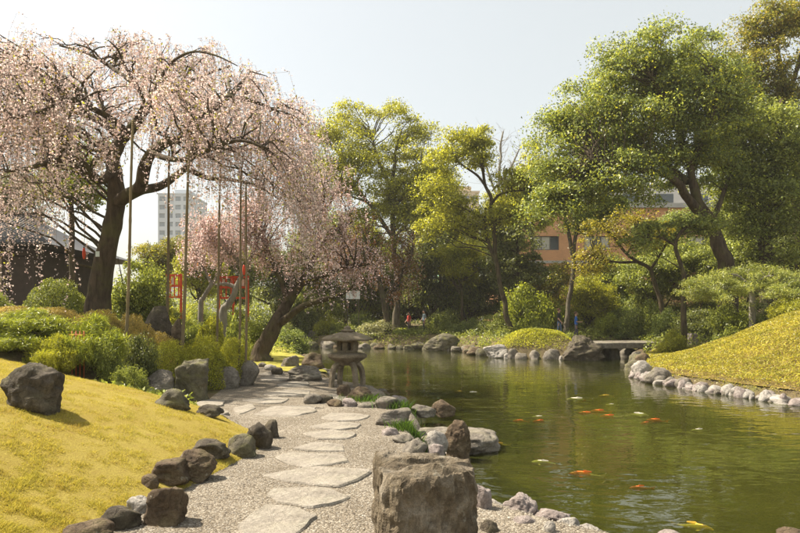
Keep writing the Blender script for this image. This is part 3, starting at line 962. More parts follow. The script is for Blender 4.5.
def gravel():
    n = 26000
    x, y = scatter_rects(n, lambda y: (np.interp(y, PY, PL), np.interp(y, SY, SX)), 3.4, 12.0)
    z = H(x, y) + 0.02
    D, Fc = np.array([(1, 0, 0), (-1, 0, 0), (0, 1, 0), (0, -1, 0), (0, 0, 1.)]), np.array([(0, 2, 4), (2, 1, 4), (1, 3, 4), (3, 0, 4)])
    s = rng.uniform(0.003, 0.0085, n) * (1 + (rng.random(n) > 0.97) * 0.8)
    a = rng.random(n) * 6.28
    V = D[None] * s[:, None, None] * rng.uniform(0.7, 1.3, (n, 1, 3))
    V[..., 2] *= 0.7
    X = V[..., 0] * np.cos(a)[:, None] - V[..., 1] * np.sin(a)[:, None] + x[:, None]
    Y = V[..., 0] * np.sin(a)[:, None] + V[..., 1] * np.cos(a)[:, None] + y[:, None]
    V = np.stack([X, Y, V[..., 2] + z[:, None]], -1).reshape(-1, 3)
    Fq = (Fc[None] + (np.arange(n) * 5)[:, None, None]).reshape(-1, 3).astype(np.int32)
    m = NT('pebble')
    g = m.n('ShaderNodeNewGeometry')
    c = m.ramp(g.outputs['Random Per Island'], [(0, (0.079, 0.065, 0.051)), (0.35, (0.168, 0.145, 0.116)), (0.75, (0.243, 0.217, 0.179)), (1, (0.358, 0.335, 0.295))])
    tag(link('gravel', mesh('gravel', V, Fq), m.done(m.pbr(c, 0.85, 0.25))), 'loose beige gravel scattered over the path', 'gravel', kind='stuff')
gravel()

def blades(n, xy, hgt, wid, mat, label, name='grass', cat='grass', lean=0.7, dz=0.02):
    x, y = xy
    z = H(x, y) + dz
    a = rng.random(n) * 6.28
    tus = np.clip(0.75 + 0.9 * vnoise(np.stack([x * 7, y * 7, 0 * x], 1)) + 0.5 * vnoise(np.stack([x * 17, y * 17, 0 * x + 2], 1)), 0.15, 1.7)
    L = hgt * rng.uniform(0.5, 1.3, n) * tus
    w = wid * rng.uniform(0.7, 1.3, n)
    ln = rng.normal(size=(n, 2)) * lean
    base = np.stack([x, y, z], 1)
    sv = np.stack([np.cos(a), np.sin(a), 0 * a], 1) * w[:, None]
    tip = base + np.stack([ln[:, 0], ln[:, 1], np.ones(n)], 1) * L[:, None]
    V = np.stack([base - sv, base + sv, tip], 1).reshape(-1, 3)
    return tag(link(name, mesh(name, V, np.arange(n * 3, dtype=np.int32).reshape(-1, 3)), mat), label, cat, kind='stuff')

n = 190000
x, y = scatter_rects(n, lambda y: (np.maximum(-7.5, -0.70 * y - 0.3), np.interp(y, LY, LR) + 0.03), 3.2, 10.6)
blades(n, (x, y), 0.024, 0.0030, M['blade'], 'short golden grass blades of the lawn slope', dz=0.025)

def mound_cover():
    n = 210000
    y = rng.uniform(9.8, 28.5, n)
    x = RS(y) - 0.12 + (rng.random(n) ** 0.85) * 9.2
    k = (x / y < 0.70)
    x, y = x[k], y[k]
    n = len(x)
    bumps = 0.10 * (0.5 + 0.5 * vnoise(np.stack([x * 2.2, y * 2.2, 0 * x], 1))) + 0.05 * rng.random(n)
    c = np.stack([x, y, H(x, y) + 0.03 + bumps], 1)
    V, Fq = leaf_quads(c, 0.06, None, 0.6, 0.75, 0.42)
    tag(link('ground_cover', mesh('ground_cover', V, Fq), M['cover']), 'dense yellow green ground cover over the mound across the pond', 'ground cover', kind='stuff')
mound_cover()

def islet_cover():
    n = 16000
    x, y = rng.normal(7.0, 1.15, n), rng.normal(31.9, 0.75, n)
    s = poly_dist(np.stack([x, y], 1), POND) * np.where(inside(np.stack([x, y], 1), POND), -1, 1)
    k = (s > 0.25) & (np.abs(x - 6.9) < 2.1)
    x, y = x[k], y[k]
    c = np.stack([x, y, H(x, y) + 0.12 * rng.random(len(x))], 1)
    V, Fq = leaf_quads(c, 0.10, None, 0.6, 0.8, 0.3)
    tag(link('islet_grass', mesh('islet_grass', V, Fq), M['leaf_lime']), 'olive green turf on the rounded islet by the bridge', 'grass', kind='stuff')
islet_cover()

def tuft(label, px, py, w, n, hgt):
    p = hit(px, py)
    x, y = p[0] + rng.normal(0, w, n), p[1] + rng.normal(0, w * 0.6, n)
    z = H(x, y)
    base = p
    a = rng.random(n) * 6.28
    L = hgt * rng.uniform(0.5, 1.2, n)
    ln = rng.normal(size=(n, 2)) * 0.45
    b = np.stack([x, y, z], 1) - base
    sv = np.stack([np.cos(a), np.sin(a), 0 * a], 1) * 0.006
    mid = b + np.stack([ln[:, 0] * 0.4, ln[:, 1] * 0.4, np.ones(n) * 0.6], 1) * L[:, None]
    tip = b + np.stack([ln[:, 0], ln[:, 1], np.ones(n)], 1) * L[:, None]
    V = np.stack([b - sv, b + sv, mid + sv * 0.8, tip, mid - sv * 0.8], 1).reshape(-1, 3)
    Fq = np.arange(n * 5, dtype=np.int32).reshape(-1, 5)
    tag(link('grass_tuft', mesh('grass_tuft', V, Fq), M['blade_green'], None, base), label, 'grass tuft', kind='stuff')
tuft('bright green grass tuft between the shore rocks', 412, 434, 0.16, 420, 0.16)
tuft('small green grass tuft among the rocks below the lantern', 364, 402, 0.22, 260, 0.16)
tuft('green grass tuft behind the layered block of rock', 400, 409, 0.2, 260, 0.18)

# ------------------------------------------------------------------ trees
def limb_px(pts, d0):
    return np.array([W(p[0], p[1], d0 + (p[2] if len(p) > 2 else 0.0)) for p in pts])

class Tree:
    def __init__(s, name, label, base, group=None, cat='tree'):
        s.base = np.asarray(base, float)
        s.root = thing(name, label, cat, s.base, group)
        s.TV, s.TF, s.n = [], [], 0
        s.nodes, s.nrad = [], []
    def add(s, V, Fq):
        s.TV.append(V)
        s.TF.append(Fq + s.n)
        s.n += len(V)
    def limb(s, pts, w0, w1, k=8, wob=0.03, flare=0.0, nodes=True):
        pts = np.asarray(pts, float)
        n = max(8, len(pts) * 6)
        c = crom(pts, n)
        ln = np.linalg.norm(np.diff(c, axis=0), axis=1).sum()
        c[1:] += wob * ln * 0.3 * np.stack([vnoise(c[1:] * 1.1 + 3), vnoise(c[1:] * 1.1 + 31), vnoise(c[1:] * 1.1 + 57) * 0.5], 1)
        t = np.linspace(0, 1, n)
        r = w0 * (1 - t) ** 0.9 + w1 * (1 - (1 - t) ** 0.9)
        if flare: r = r * (1 + flare * np.exp(-t * 9))
        r = r * (1 + 0.10 * vnoise(c * 3.0 + 9))
        V, Fq = tubes(c[None], r[None], k)
        s.add(V, Fq)
        if nodes:
            s.nodes.append(c[2:])
            s.nrad.append(r[2:])
        return c
    def twigs_to(s, tg, r0=0.03, r1=0.008, k=4, up=0.15, K=7, low=True, grow=True):
        """Curved branches from the nearest lower skeleton node to each target."""
        N = np.concatenate(s.nodes)
        R = np.concatenate(s.nrad)
        tg = np.asarray(tg, float)
        src, rad = np.empty_like(tg), np.empty(len(tg))
        for i, p in enumerate(tg):
            dv = p - N
            d = np.linalg.norm(dv, axis=1)
            cost = (d + (np.maximum(0, 0.35 * d - dv[:, 2]) * 1.2 if low else 0)) * rng.uniform(1, 1.4, len(N))
            j = np.argmin(cost)
            src[i] = N[j]
            rad[i] = R[j]
        t = np.linspace(0, 1, K)[None, :, None]
        ln = np.linalg.norm(tg - src, axis=1)[:, None]
        m = (src + tg) / 2 + np.c_[np.zeros((len(tg), 2)), ln * up] + rng.normal(size=tg.shape) * ln * 0.10
        c = (1 - t) ** 2 * src[:, None] + 2 * t * (1 - t) * m[:, None] + t ** 2 * tg[:, None]
        c[:, 1:-1] += rng.normal(size=c[:, 1:-1].shape) * ln[:, :, None] * 0.02
        a = np.minimum(rad * 0.6, r0 * np.minimum(0.6 + 0.2 * ln[:, 0], 1.0))
        r = a[:, None] * (1 - t[..., 0]) + r1 * t[..., 0]
        V, Fq = tubes(c, r, k)
        s.add(V, Fq)
        if grow:
            s.nodes.append(c[:, 2:].reshape(-1, 3))
            s.nrad.append(r[:, 2:].reshape(-1))
        return c
    def finish(s, bark, parts):
        V = np.concatenate(s.TV) - s.base
        link('trunk', mesh('trunk', V, np.concatenate(s.TF).astype(np.int32), True), bark, s.root)
        for nm, c, Fq, mat in parts:
            link(nm, mesh(nm, c - s.base, Fq), mat, s.root)

def in_ellipses(els, d0, n, shell=0.45):
    """n points through the volume of crown ellipses given in photo pixels (cx, cy, rx, ry, depth offset)."""
    els = [tuple(e) + (0.0,) * (5 - len(e)) for e in els]
    w = np.array([e[2] * e[3] for e in els], float)
    ix = rng.choice(len(els), n, p=w / w.sum())
    out = np.empty((n, 3))
    for i, e in enumerate(els):
        k = np.nonzero(ix == i)[0]
        d = d0 + e[4]
        c = W(e[0], e[1], d)
        rx, rz = e[2] / F * d, e[3] / F * d
        u = norm(rng.normal(size=(len(k), 3)))
        r = rng.uniform(shell, 1, len(k)) ** 0.6
        out[k] = c + u * r[:, None] * np.array([rx, 0.85 * (rx + rz) / 2, rz])
    return out

def clumps(cent, r, nsub, nleaf, lsize, flat=0.55, up=0.55, aspect=0.5):
    """Leaves in flattened sprays on the upper skin of each clump. Returns leaf verts, faces and spray centres."""
    n = len(cent)
    rr = r * rng.uniform(0.5, 1.5, n)
    u = rng.normal(size=(n, nsub, 3))
    u[..., 2] = np.abs(u[..., 2]) * 0.8 - 0.25
    u = norm(u)
    sub = cent[:, None] + u * rr[:, None, None] * rng.uniform(0.5, 1.0, (n, nsub, 1)) * np.array([1, 1, 0.6])
    g = rng.normal(size=(n, nsub, nleaf, 3)) * (rr[:, None, None, None] * 0.32) * np.array([1, 1, flat])
    g[..., 2] -= 0.25 * (g[..., 0] ** 2 + g[..., 1] ** 2) / (rr[:, None, None] * 0.4)
    p = (sub[:, :, None] + g).reshape(-1, 3)
    out = norm((p.reshape(n, -1, 3) - cent[:, None]).reshape(-1, 3))
    V, Fq = leaf_quads(p, lsize, out, up, 0.75, aspect)
    return V, Fq, sub.reshape(-1, 3)

def broadleaf(name, label, base_px, d, limbs, els, n_cl, r_cl, nsub, nleaf, lsize, mat, bark='bark', shell=0.45, group=None, second=None, cat='tree', base=None, flare=0.35, twig=0.035, up=0.15):
    if base is None:
        x = (base_px - 400) / F * d
        base = on(x, d)
    t = Tree(name, label, base, group, cat)
    for i, (pts, w0, w1) in enumerate(limbs):
        pw = limb_px(pts, d)
        if i == 0: pw = np.vstack([base - [0, 0, 0.15], pw])
        t.limb(pw, 0.72 * w0 / F * d / 2, 0.8 * w1 / F * d / 2, flare=flare if i == 0 else 0)
    c = in_ellipses(els, d, n_cl, shell)
    t.twigs_to(c, twig * d / 30, 0.012, 5, up)
    V, Fq, sub = clumps(c, r_cl, nsub, nleaf, lsize)
    t.twigs_to(sub, 0.016, 0.005, 3, 0.05, 4, grow=False)
    parts = [('crown', V, Fq, M[mat])]
    if second:
        frac, mt = second
        k = rng.random(len(Fq)) < frac
        V4 = V.reshape(-1, 4, 3)
        parts = [('crown', V4[~k].reshape(-1, 3), np.arange((~k).sum() * 4).reshape(-1, 4), M[mat]),
                 ('young_leaves', V4[k].reshape(-1, 3), np.arange(k.sum() * 4).reshape(-1, 4), M[mt])]
    t.finish(M[bark], parts)
    return t.root

# ---- the big weeping cherry
def strands(anchor, length, outv, K, swing):
    """Hanging shoots: start outward, arch over, fall."""
    n = len(anchor)
    t = np.linspace(0, 1, K)[None, :, None]
    L = length[:, None, None]
    hor = outv[:, None] * L * swing[:, None, None] * (1 - (1 - t) ** 2.2)
    ver = L * (0.16 * np.sin(np.clip(t * 2.2, 0, 1) * math.pi) - t ** 1.35)
    wob = np.cumsum(rng.normal(size=(n, K, 2)) * 0.022, axis=1) * L
    c = anchor[:, None] + hor
    c[..., 2] += ver[..., 0]
    c[..., :2] += wob
    return c

def bloom_on(c, per, size, jitter):
    n, K, _ = c.shape
    u = rng.random((n, per)) ** 0.85 * (K - 1.001)
    i = u.astype(int)
    f = (u - i)[..., None]
    r = np.arange(n)[:, None]
    p = c[r, i] * (1 - f) + c[r, i + 1] * f
    p = p.reshape(-1, 3) + rng.normal(size=(n * per, 3)) * jitter
    return p

def weeping_cherry():
    d = 18.0
    x = (97 - 400) / F * d
    base = on(x, d)
    t = Tree('weeping_cherry', 'large weeping cherry in pink bloom propped by bamboo poles', base, cat='cherry tree')
    S = lambda pts: limb_px(pts, d)
    px = lambda w: w / F * d / 2
    trunk = np.vstack([base - [0, 0, 0.2], S([(98, 305), (103, 270), (110, 238), (116, 208), (116, 180), (113, 160, .2), (120, 142, .3), (132, 128, .2), (142, 114), (147, 100, -.2)])])
    t.limb(trunk, px(22), px(7), 14, 0.012, 0.5)
    limbs = [
        ([(116, 205), (128, 195, -.4), (139, 187, -.8), (144, 166, -1.1), (152, 152, -1.3), (166, 142, -1.5), (182, 136, -1.7), (197, 117, -1.9), (214, 109, -2.0), (228, 98, -2.1), (252, 100, -2.2), (275, 110, -2.2)], 19, 3),
        ([(126, 198), (144, 190, .5), (161, 185, .9), (177, 176, 1.3), (190, 163, 1.7), (195, 142, 2.0), (205, 125, 2.3), (228, 112, 2.6), (250, 92, 2.8)], 14, 3),
        ([(190, 170, 1.6), (208, 178, 1.8), (232, 180, 2.0), (258, 186, 2.2), (280, 200, 2.2)], 8, 2.5),
        ([(113, 170), (103, 180, -.8), (93, 178, -1.5), (79, 160, -2.2), (58, 161, -2.7), (30, 168, -3.0), (5, 172, -3.2)], 13, 3),
        ([(122, 140, .3), (105, 125, .6), (90, 118, 1.0), (75, 111, 1.4), (50, 92, 1.8), (30, 70, 2.2), (5, 55, 2.4)], 12, 3),
        ([(128, 133, .2), (112, 120, -.8), (92, 108, -1.7), (70, 100, -2.5), (45, 110, -3.1), (15, 118, -3.5)], 10, 3),
        ([(143, 114), (152, 106, .6), (166, 94, 1.2), (182, 90, 1.8), (205, 75, 2.2), (230, 66, 2.4)], 11, 3),
        ([(146, 102, -.2), (136, 85, -.5), (125, 66, -.8), (118, 50, -1.1), (108, 40, -1.3)], 6, 1.2),
        ([(147, 100, -.2), (160, 80, -.8), (172, 62, -1.5), (192, 52, -2.1), (215, 55, -2.4), (238, 66, -2.6)], 5, 1.2),
        ([(150, 152, -1.3), (165, 158, -2.0), (185, 160, -2.7), (210, 150, -3.2), (240, 140, -3.5), (268, 148, -3.7)], 8, 2.5),
        ([(136, 85, -.5), (110, 66, .3), (85, 52, .8), (60, 45, 1.0)], 7, 2.5),
        ([(75, 111, 1.4), (52, 125, 2.2), (28, 140, 2.8), (0, 150, 3)], 7, 2.5),
        ([(120, 142, .3), (112, 125, 1.6), (100, 105, 2.9), (92, 85, 3.6)], 8, 2.5),
        ([(195, 142, 2.0), (222, 148, 2.6), (250, 150, 3.0), (285, 158, 3.1)], 7, 2.5)]
    for pts, a, b in limbs:
        t.limb(S(pts), px(a * 0.72), px(b * 0.7), 9, 0.03)
    # crown: points under the dome whose outline follows the photograph
    topx = [-60, -30, 0, 30, 60, 90, 130, 170, 210, 240, 270, 300, 315]
    topy = [50, 30, 26, 30, 42, 34, 30, 40, 46, 54, 74, 100, 125]
    m = 425
    qx = rng.uniform(-60, 312, m)
    ty = np.interp(qx, topx, topy)
    dy = rng.uniform(-1, 1, m) * 4.2 * np.sqrt(np.clip(1 - ((qx - 125) / 205) ** 2, 0.1, 1))
    low = np.interp(qx, [-60, 40, 100, 150, 200, 260, 312], [165, 160, 120, 75, 85, 115, 120])
    qy = ty + (rng.random(m) ** 1.7) * low + 7 * np.abs(dy)
    tips = np.array([W(a, b, d + c) for a, b, c in zip(qx, qy, dy)])
    br = t.twigs_to(tips, 0.042, 0.008, 5, 0.22, 8)
    # shoots
    ctr = base + [0.9, 0, 0]
    per = 7
    an = np.repeat(br[:, -1], per, 0)
    mid = br[:, 4:6].reshape(-1, 3)
    an = np.vstack([an + rng.normal(size=an.shape) * 0.13, mid])
    o = an - ctr
    o[:, 2] = 0
    o = norm(norm(o) * 0.9 + norm(rng.normal(size=o.shape) * [1, 1, 0]) * 0.9)
    apx = an[:, 0] / an[:, 1] * F + 400
    lim = np.interp(apx, [-60, 0, 40, 90, 110, 150, 180, 230, 270, 300], [3.4, 3.4, 3.2, 2.4, 0.9, 1.5, 2.6, 2.9, 3.0, 3.3])
    ln = lim * rng.uniform(0.12, 1.0, len(an)) ** 1.7 * 0.9 + 0.2
    sw = rng.uniform(0.10, 0.5, len(an))
    c = strands(an, ln, o, 9, sw)
    V, Fq = tubes(c[:, ::2], np.linspace(0.0036, 0.0016, 5)[None] * np.ones((len(c), 1)), 3)
    t.add(V, Fq)
    cnt = 74
    keep = rng.random((len(c), cnt)) < (0.30 + 0.70 * ln / ln.max())[:, None]
    p = bloom_on(c, cnt, 0.05, 0.026)[keep.ravel()]
    k = rng.random(len(p)) < 0.06
    V1, F1 = leaf_quads(p[~k], 0.047, None, 0.2, 1.0, 0.9, 0.12)
    V2, F2 = leaf_quads(p[k], 0.085, None, 0.3, 0.8, 0.45)
    t.finish(M['bark'], [('blossom', V1, F1, M['blossom']), ('young_leaves', V2, F2, M['leaf_young'])])
    # name tag nailed to the trunk
    q = W(97.5, 254, d - 0.44)
    MB().box((0, 0, 0), (0.11, 0.012, 0.15)).build('name_tag', plain('tag_white', (0.62, 0.68, 0.62), 0.5, 0.1), t.root, q - base)
weeping_cherry()

# ---- leaning cherry by the pond
def small_cherry(label, d, bx, limbs, els, m, lmax, mat, leafmat, leaffrac, bark='bark', per=5, cnt=26, size=0.07, bw=26, name='cherry_tree', group=None):
    base = on((bx - 400) / F * d, d)
    t = Tree(name, label, base, group, 'cherry tree')
    for i, (pts, a, b) in enumerate(limbs):
        pw = limb_px(pts, d)
        if i == 0: pw = np.vstack([base - [0, 0, .15], pw])
        t.limb(pw, 0.72 * a / F * d / 2, 0.8 * b / F * d / 2, 10, 0.03, 0.4 if i == 0 else 0)
    tips = in_ellipses(els, d, m, 0.2)
    br = t.twigs_to(tips, 0.04, 0.01, 4, 0.18, 7)
    an = np.repeat(br[:, -1], per, 0)
    an = np.vstack([an + rng.normal(size=an.shape) * 0.2, br[:, 3:6].reshape(-1, 3)])
    o = norm(rng.normal(size=an.shape) * [1, 1, 0])
    ln = rng.uniform(0.25, 1, len(an)) * lmax
    c = strands(an, ln, o, 8, rng.uniform(0.2, 0.7, len(an)))
    V, Fq = tubes(c[:, [0, 2, 4, 7]], np.linspace(0.005, 0.0025, 4)[None] * np.ones((len(c), 1)), 3)
    t.add(V, Fq)
    p = bloom_on(c, cnt, 0.05, 0.035)
    k = rng.random(len(p)) < leaffrac
    V1, F1 = leaf_quads(p[~k], size, None, 0.2, 1.0, 0.9, 0.12)
    V2, F2 = leaf_quads(p[k], size * 1.3, None, 0.3, 0.9, 0.5)
    t.finish(M[bark], [('blossom', V1, F1, M[mat]), ('young_leaves', V2, F2, M[leafmat])])

small_cherry('leaning cherry with pale hanging blossom on the moss bank', 24.0, 262,
             [([(262, 352), (269, 338), (277, 321), (286, 305, .2), (296, 290, .3), (308, 270, .4), (318, 245, .4), (322, 215, .3)], 26, 4),
              ([(275, 326), (287, 318, -.3), (304, 306, -.6), (322, 300, -.8), (340, 294, -1), (352, 286, -1.1)], 12, 3),
              ([(288, 303), (283, 285, .6), (272, 262, 1), (262, 235, 1.2)], 10, 3),
              ([(300, 284, .3), (322, 276, -.2), (345, 268, -.6), (370, 264, -.9)], 9, 3),
              ([(312, 258, .4), (330, 235, .5), (352, 222, .6)], 7, 2)],
             [(285, 215, 50, 60), (325, 205, 40, 45), (300, 165, 30, 35, 0.8), (335, 250, 40, 30), (360, 262, 25, 18), (265, 245, 30, 35, 1)],
             125, 1.3, 'blossom_white', 'leaf_red', 0.16, per=4, cnt=30, size=0.055)
small_cherry('cherry flushing reddish brown leaves behind the pond lantern', 43.4, 388,
             [([(388, 335), (386, 310), (380, 285), (372, 262), (366, 240)], 12, 4), ([(384, 300), (398, 280), (410, 258), (414, 240)], 8, 3), ([(376, 275), (358, 258), (344, 245)], 6, 2)],
             [(375, 240, 38, 30), (405, 245, 22, 30), (395, 275, 30, 22), (350, 255, 22, 22)], 130, 1.0, 'blossom_white', 'leaf_red', 0.75, per=4, cnt=16, size=0.09)
small_cherry('old cherry with pale crooked limbs behind the poles', 25.0, 224,
             [([(222, 315), (228, 305), (234, 297), (238, 285), (243, 272), (252, 255)], 12, 4), ([(238, 288), (226, 284), (215, 285)], 7, 3),
              ([(243, 272), (236, 258), (222, 248), (210, 240)], 7, 2), ([(252, 255), (258, 235), (255, 215)], 6, 2)],
             [(235, 225, 40, 30), (205, 235, 30, 25), (255, 205, 25, 30)], 80, 1.1, 'blossom_white', 'leaf_red', 0.12, 'bark_pale', per=4, cnt=20)
small_cherry('crooked pale cherry trunk beside the red lattice', 27.0, 200,
             [([(201, 305), (204, 298), (212, 285), (218, 275), (221, 262), (228, 250)], 7, 3), ([(212, 285), (205, 270), (196, 258)], 5, 2)],
             [(200, 240, 28, 22), (228, 235, 20, 20)], 60, 1.0, 'blossom_white', 'leaf_red', 0.12, 'bark_pale', per=4, cnt=18)

# ---- camphor and its neighbours
broadleaf('camphor_tree', 'tall spreading evergreen with a forked leaning trunk over the mound', 728, 30.0,
          [([(727, 268), (721, 250), (713, 224), (703, 208), (695, 190), (689, 165), (684, 140), (676, 110)], 22, 5),
           ([(699, 211), (686, 197, -.5), (679, 184, -.9), (665, 174, -1.4), (648, 172, -1.9), (620, 165, -2.2), (590, 160, -2.4)], 13, 4),
           ([(688, 182), (670, 168, .6), (650, 150, 1.2), (628, 130, 1.6)], 10, 3),
           ([(713, 222), (719, 206, .5), (724, 192, .9), (735, 165, 1.2)], 9, 3),
           ([(690, 165), (705, 135, -.8), (715, 105, -1.4), (712, 75, -1.6)], 9, 3),
           ([(684, 140), (665, 100, -.9), (650, 75, -1.4)], 8, 3)],
          [(640, 104, 72, 62), (596, 142, 54, 50), (668, 64, 52, 42), (556, 130, 26, 26), (628, 70, 36, 30), (705, 120, 48, 55), (565, 178, 30, 28, -1), (625, 178, 45, 28, -1.5), (690, 165, 50, 30, 1), (720, 85, 30, 40), (548, 155, 20, 36), (580, 120, 30, 30), (560, 205, 28, 18, -1)],
          330, 0.80, 9, 44, 0.14, 'leaf_green', 'bark', 0.35, second=(0.22, 'leaf_lime'))
broadleaf('evergreen_tree', 'dense dark green evergreen crown just right of the big forked tree', 768, 32.0,
          [([(765, 250), (766, 215), (772, 180), (778, 140), (782, 100)], 20, 6), ([(768, 205), (755, 175), (748, 150)], 8, 3)],
          [(765, 215, 38, 60), (790, 190, 35, 60), (745, 185, 30, 44), (768, 140, 42, 40), (740, 140, 22, 30)], 165, 0.75, 8, 34, 0.17, 'leaf_mid', 'bark', 0.5)
broadleaf('golden_leaved_tree', 'tall tree with olive gold tinted leaves in the upper right corner', 800, 36.0,
          [([(800, 250), (796, 190), (790, 140), (783, 90), (778, 40)], 16, 5), ([(790, 140), (760, 105), (740, 78)], 8, 3), ([(785, 100), (800, 60), (806, 25)], 7, 3)],
          [(785, 50, 46, 52), (758, 72, 32, 36), (808, 125, 38, 52), (768, 22, 26, 22), (742, 68, 24, 28), (732, 100, 22, 30), (775, 120, 35, 35), (800, 12, 25, 20), (795, 165, 28, 30)], 190, 0.75, 8, 32, 0.15, 'leaf_gold', 'bark', 0.25)

# ---- trees behind the pond
broadleaf('round_crowned_tree', 'round crowned yellow green evergreen rising beyond the leaning cherry', 396, 45.0,
          [([(397, 310), (396, 280), (394, 245), (393, 210), (393, 180), (396, 150)], 10, 4), ([(394, 240), (378, 215), (358, 190), (345, 165)], 6, 2.5), ([(393, 210), (408, 188), (422, 168)], 5, 2.5), ([(393, 190), (380, 165), (372, 135)], 5, 2.5)],
          [(348, 150, 30, 32), (385, 130, 38, 28), (418, 150, 24, 32), (370, 178, 45, 30), (410, 195, 30, 30), (345, 118, 20, 16), (385, 225, 40, 22), (326, 148, 20, 26), (330, 188, 24, 24), (436, 180, 18, 24)], 205, 0.85, 9, 32, 0.165, 'leaf_lime', 'bark_grey', 0.4)
broadleaf('slender_tree', 'slender twin stemmed tree with open yellow green clumps behind the islet', 513, 38.0,
          [([(513, 332), (508, 318), (502, 292), (496, 262), (493, 228), (491, 205), (487, 188), (484, 172), (479, 156)], 8, 3),
           ([(496, 262), (489, 245), (485, 225), (486, 208)], 5, 3), ([(491, 204), (499, 195), (514, 191), (532, 190)], 4, 2),
           ([(487, 188), (478, 176), (466, 168), (455, 160)], 3.5, 2), ([(493, 228), (478, 215), (462, 208), (446, 200)], 4, 2), ([(484, 172), (482, 150), (470, 138)], 3, 2)],
          [(468, 138, 24, 15), (482, 152, 16, 20), (448, 160, 18, 14), (508, 178, 18, 10), (458, 205, 22, 11), (436, 222, 26, 16), (478, 222, 18, 14), (518, 208, 22, 13), (442, 186, 16, 12), (532, 165, 12, 22), (505, 225, 20, 10)], 130, 0.68, 8, 36, 0.145, 'leaf_lime', 'bark', 0.3)
broadleaf('slim_tree', 'slim light barked tree rising beside the two strolling people', 567, 38.2,
          [([(566, 322), (569, 300), (573, 272), (575, 248), (576, 222), (572, 205), (566, 190)], 7, 3), ([(574, 262), (570, 240), (567, 225), (560, 205), (548, 196)], 6, 2.5), ([(576, 222), (586, 205), (598, 198)], 4, 2)],
          [(545, 200, 20, 14), (576, 190, 28, 16), (604, 204, 22, 18), (552, 178, 18, 14), (590, 222, 20, 10)], 70, 0.66, 8, 40, 0.15, 'leaf_green', 'bark_grey', 0.3)
broadleaf('yellow_leaved_tree', 'low crooked tree with sparse yellow leaves in front of the orange building', 664, 34.0,
          [([(662, 312), (657, 290), (650, 270), (638, 262), (627, 254), (616, 240), (604, 228)], 7, 2.5), ([(627, 254), (634, 242), (638, 228)], 3.5, 2), ([(650, 270), (660, 255), (668, 240)], 4, 2), ([(638, 262), (615, 262), (592, 255)], 4, 2)],
          [(600, 235, 28, 20), (628, 226, 26, 18), (590, 262, 25, 15), (652, 238, 24, 17)], 100, 0.52, 6, 11, 0.13, 'leaf_yellow', 'bark', 0.2)
broadleaf('arching_tree', 'thin arching stem with small green sprays under the big forked tree', 684, 28.0,
          [([(683, 300), (684, 280), (680, 262), (676, 246), (680, 234), (692, 223), (703, 217)], 7, 3), ([(676, 246), (662, 238), (650, 236)], 3.5, 2)],
          [(660, 232, 24, 14), (700, 225, 25, 12), (640, 245, 18, 12)], 36, 0.45, 6, 20, 0.14, 'leaf_mid', 'bark', 0.2)
broadleaf('dark_evergreen', 'dark reddish evergreen beside the left end of the orange building', 518, 42.0,
          [([(518, 310), (518, 280), (517, 250), (516, 225)], 6, 3)], [(515, 245, 22, 30), (520, 272, 25, 20), (505, 225, 15, 14)], 60, 0.7, 8, 26, 0.20, 'leaf_dark', 'bark', 0.4)
broadleaf('fresh_green_tree', 'yellow green tree glimpsed behind the weeping cherry trunk', 72, 27.0,
          [([(72, 280), (72, 230), (70, 190), (72, 160)], 9, 4)], [(72, 160, 28, 32), (60, 185, 25, 20), (85, 190, 15, 20)], 50, 0.6, 7, 26, 0.16, 'leaf_bright', 'bark', 0.3)

def bare_tree(label, d, bx, limbs, els, m):
    base = on((bx - 400) / F * d, d)
    t = Tree('bare_tree', label, base)
    for i, (pts, a, b) in enumerate(limbs):
        pw = limb_px(pts, d)
        if i == 0: pw = np.vstack([base - [0, 0, .15], pw])
        t.limb(pw, a / F * d / 2, b / F * d / 2, 7)
    tips = in_ellipses(els, d, m, 0.2)
    t.twigs_to(tips, 0.035, 0.012, 3, 0.05)
    tips2 = tips[rng.integers(0, m, m * 4)] + rng.normal(size=(m * 4, 3)) * [0.9, 0.9, 0.8]
    t.twigs_to(tips2, 0.016, 0.008, 3, 0.05, 5, grow=False)
    t.finish(M['bark_pale'], [])
bare_tree('leafless pale tree against the sky between the yellow green crowns', 60.0, 500,
          [([(500, 300), (499, 230), (499, 180), (501, 150), (503, 132)], 4, 1.5), ([(499, 185), (512, 165), (520, 148)], 2.5, 1.2), ([(499, 200), (488, 172), (484, 150)], 2.5, 1.2)],
          [(500, 150, 26, 22), (515, 165, 18, 20), (488, 165, 15, 20)], 70)

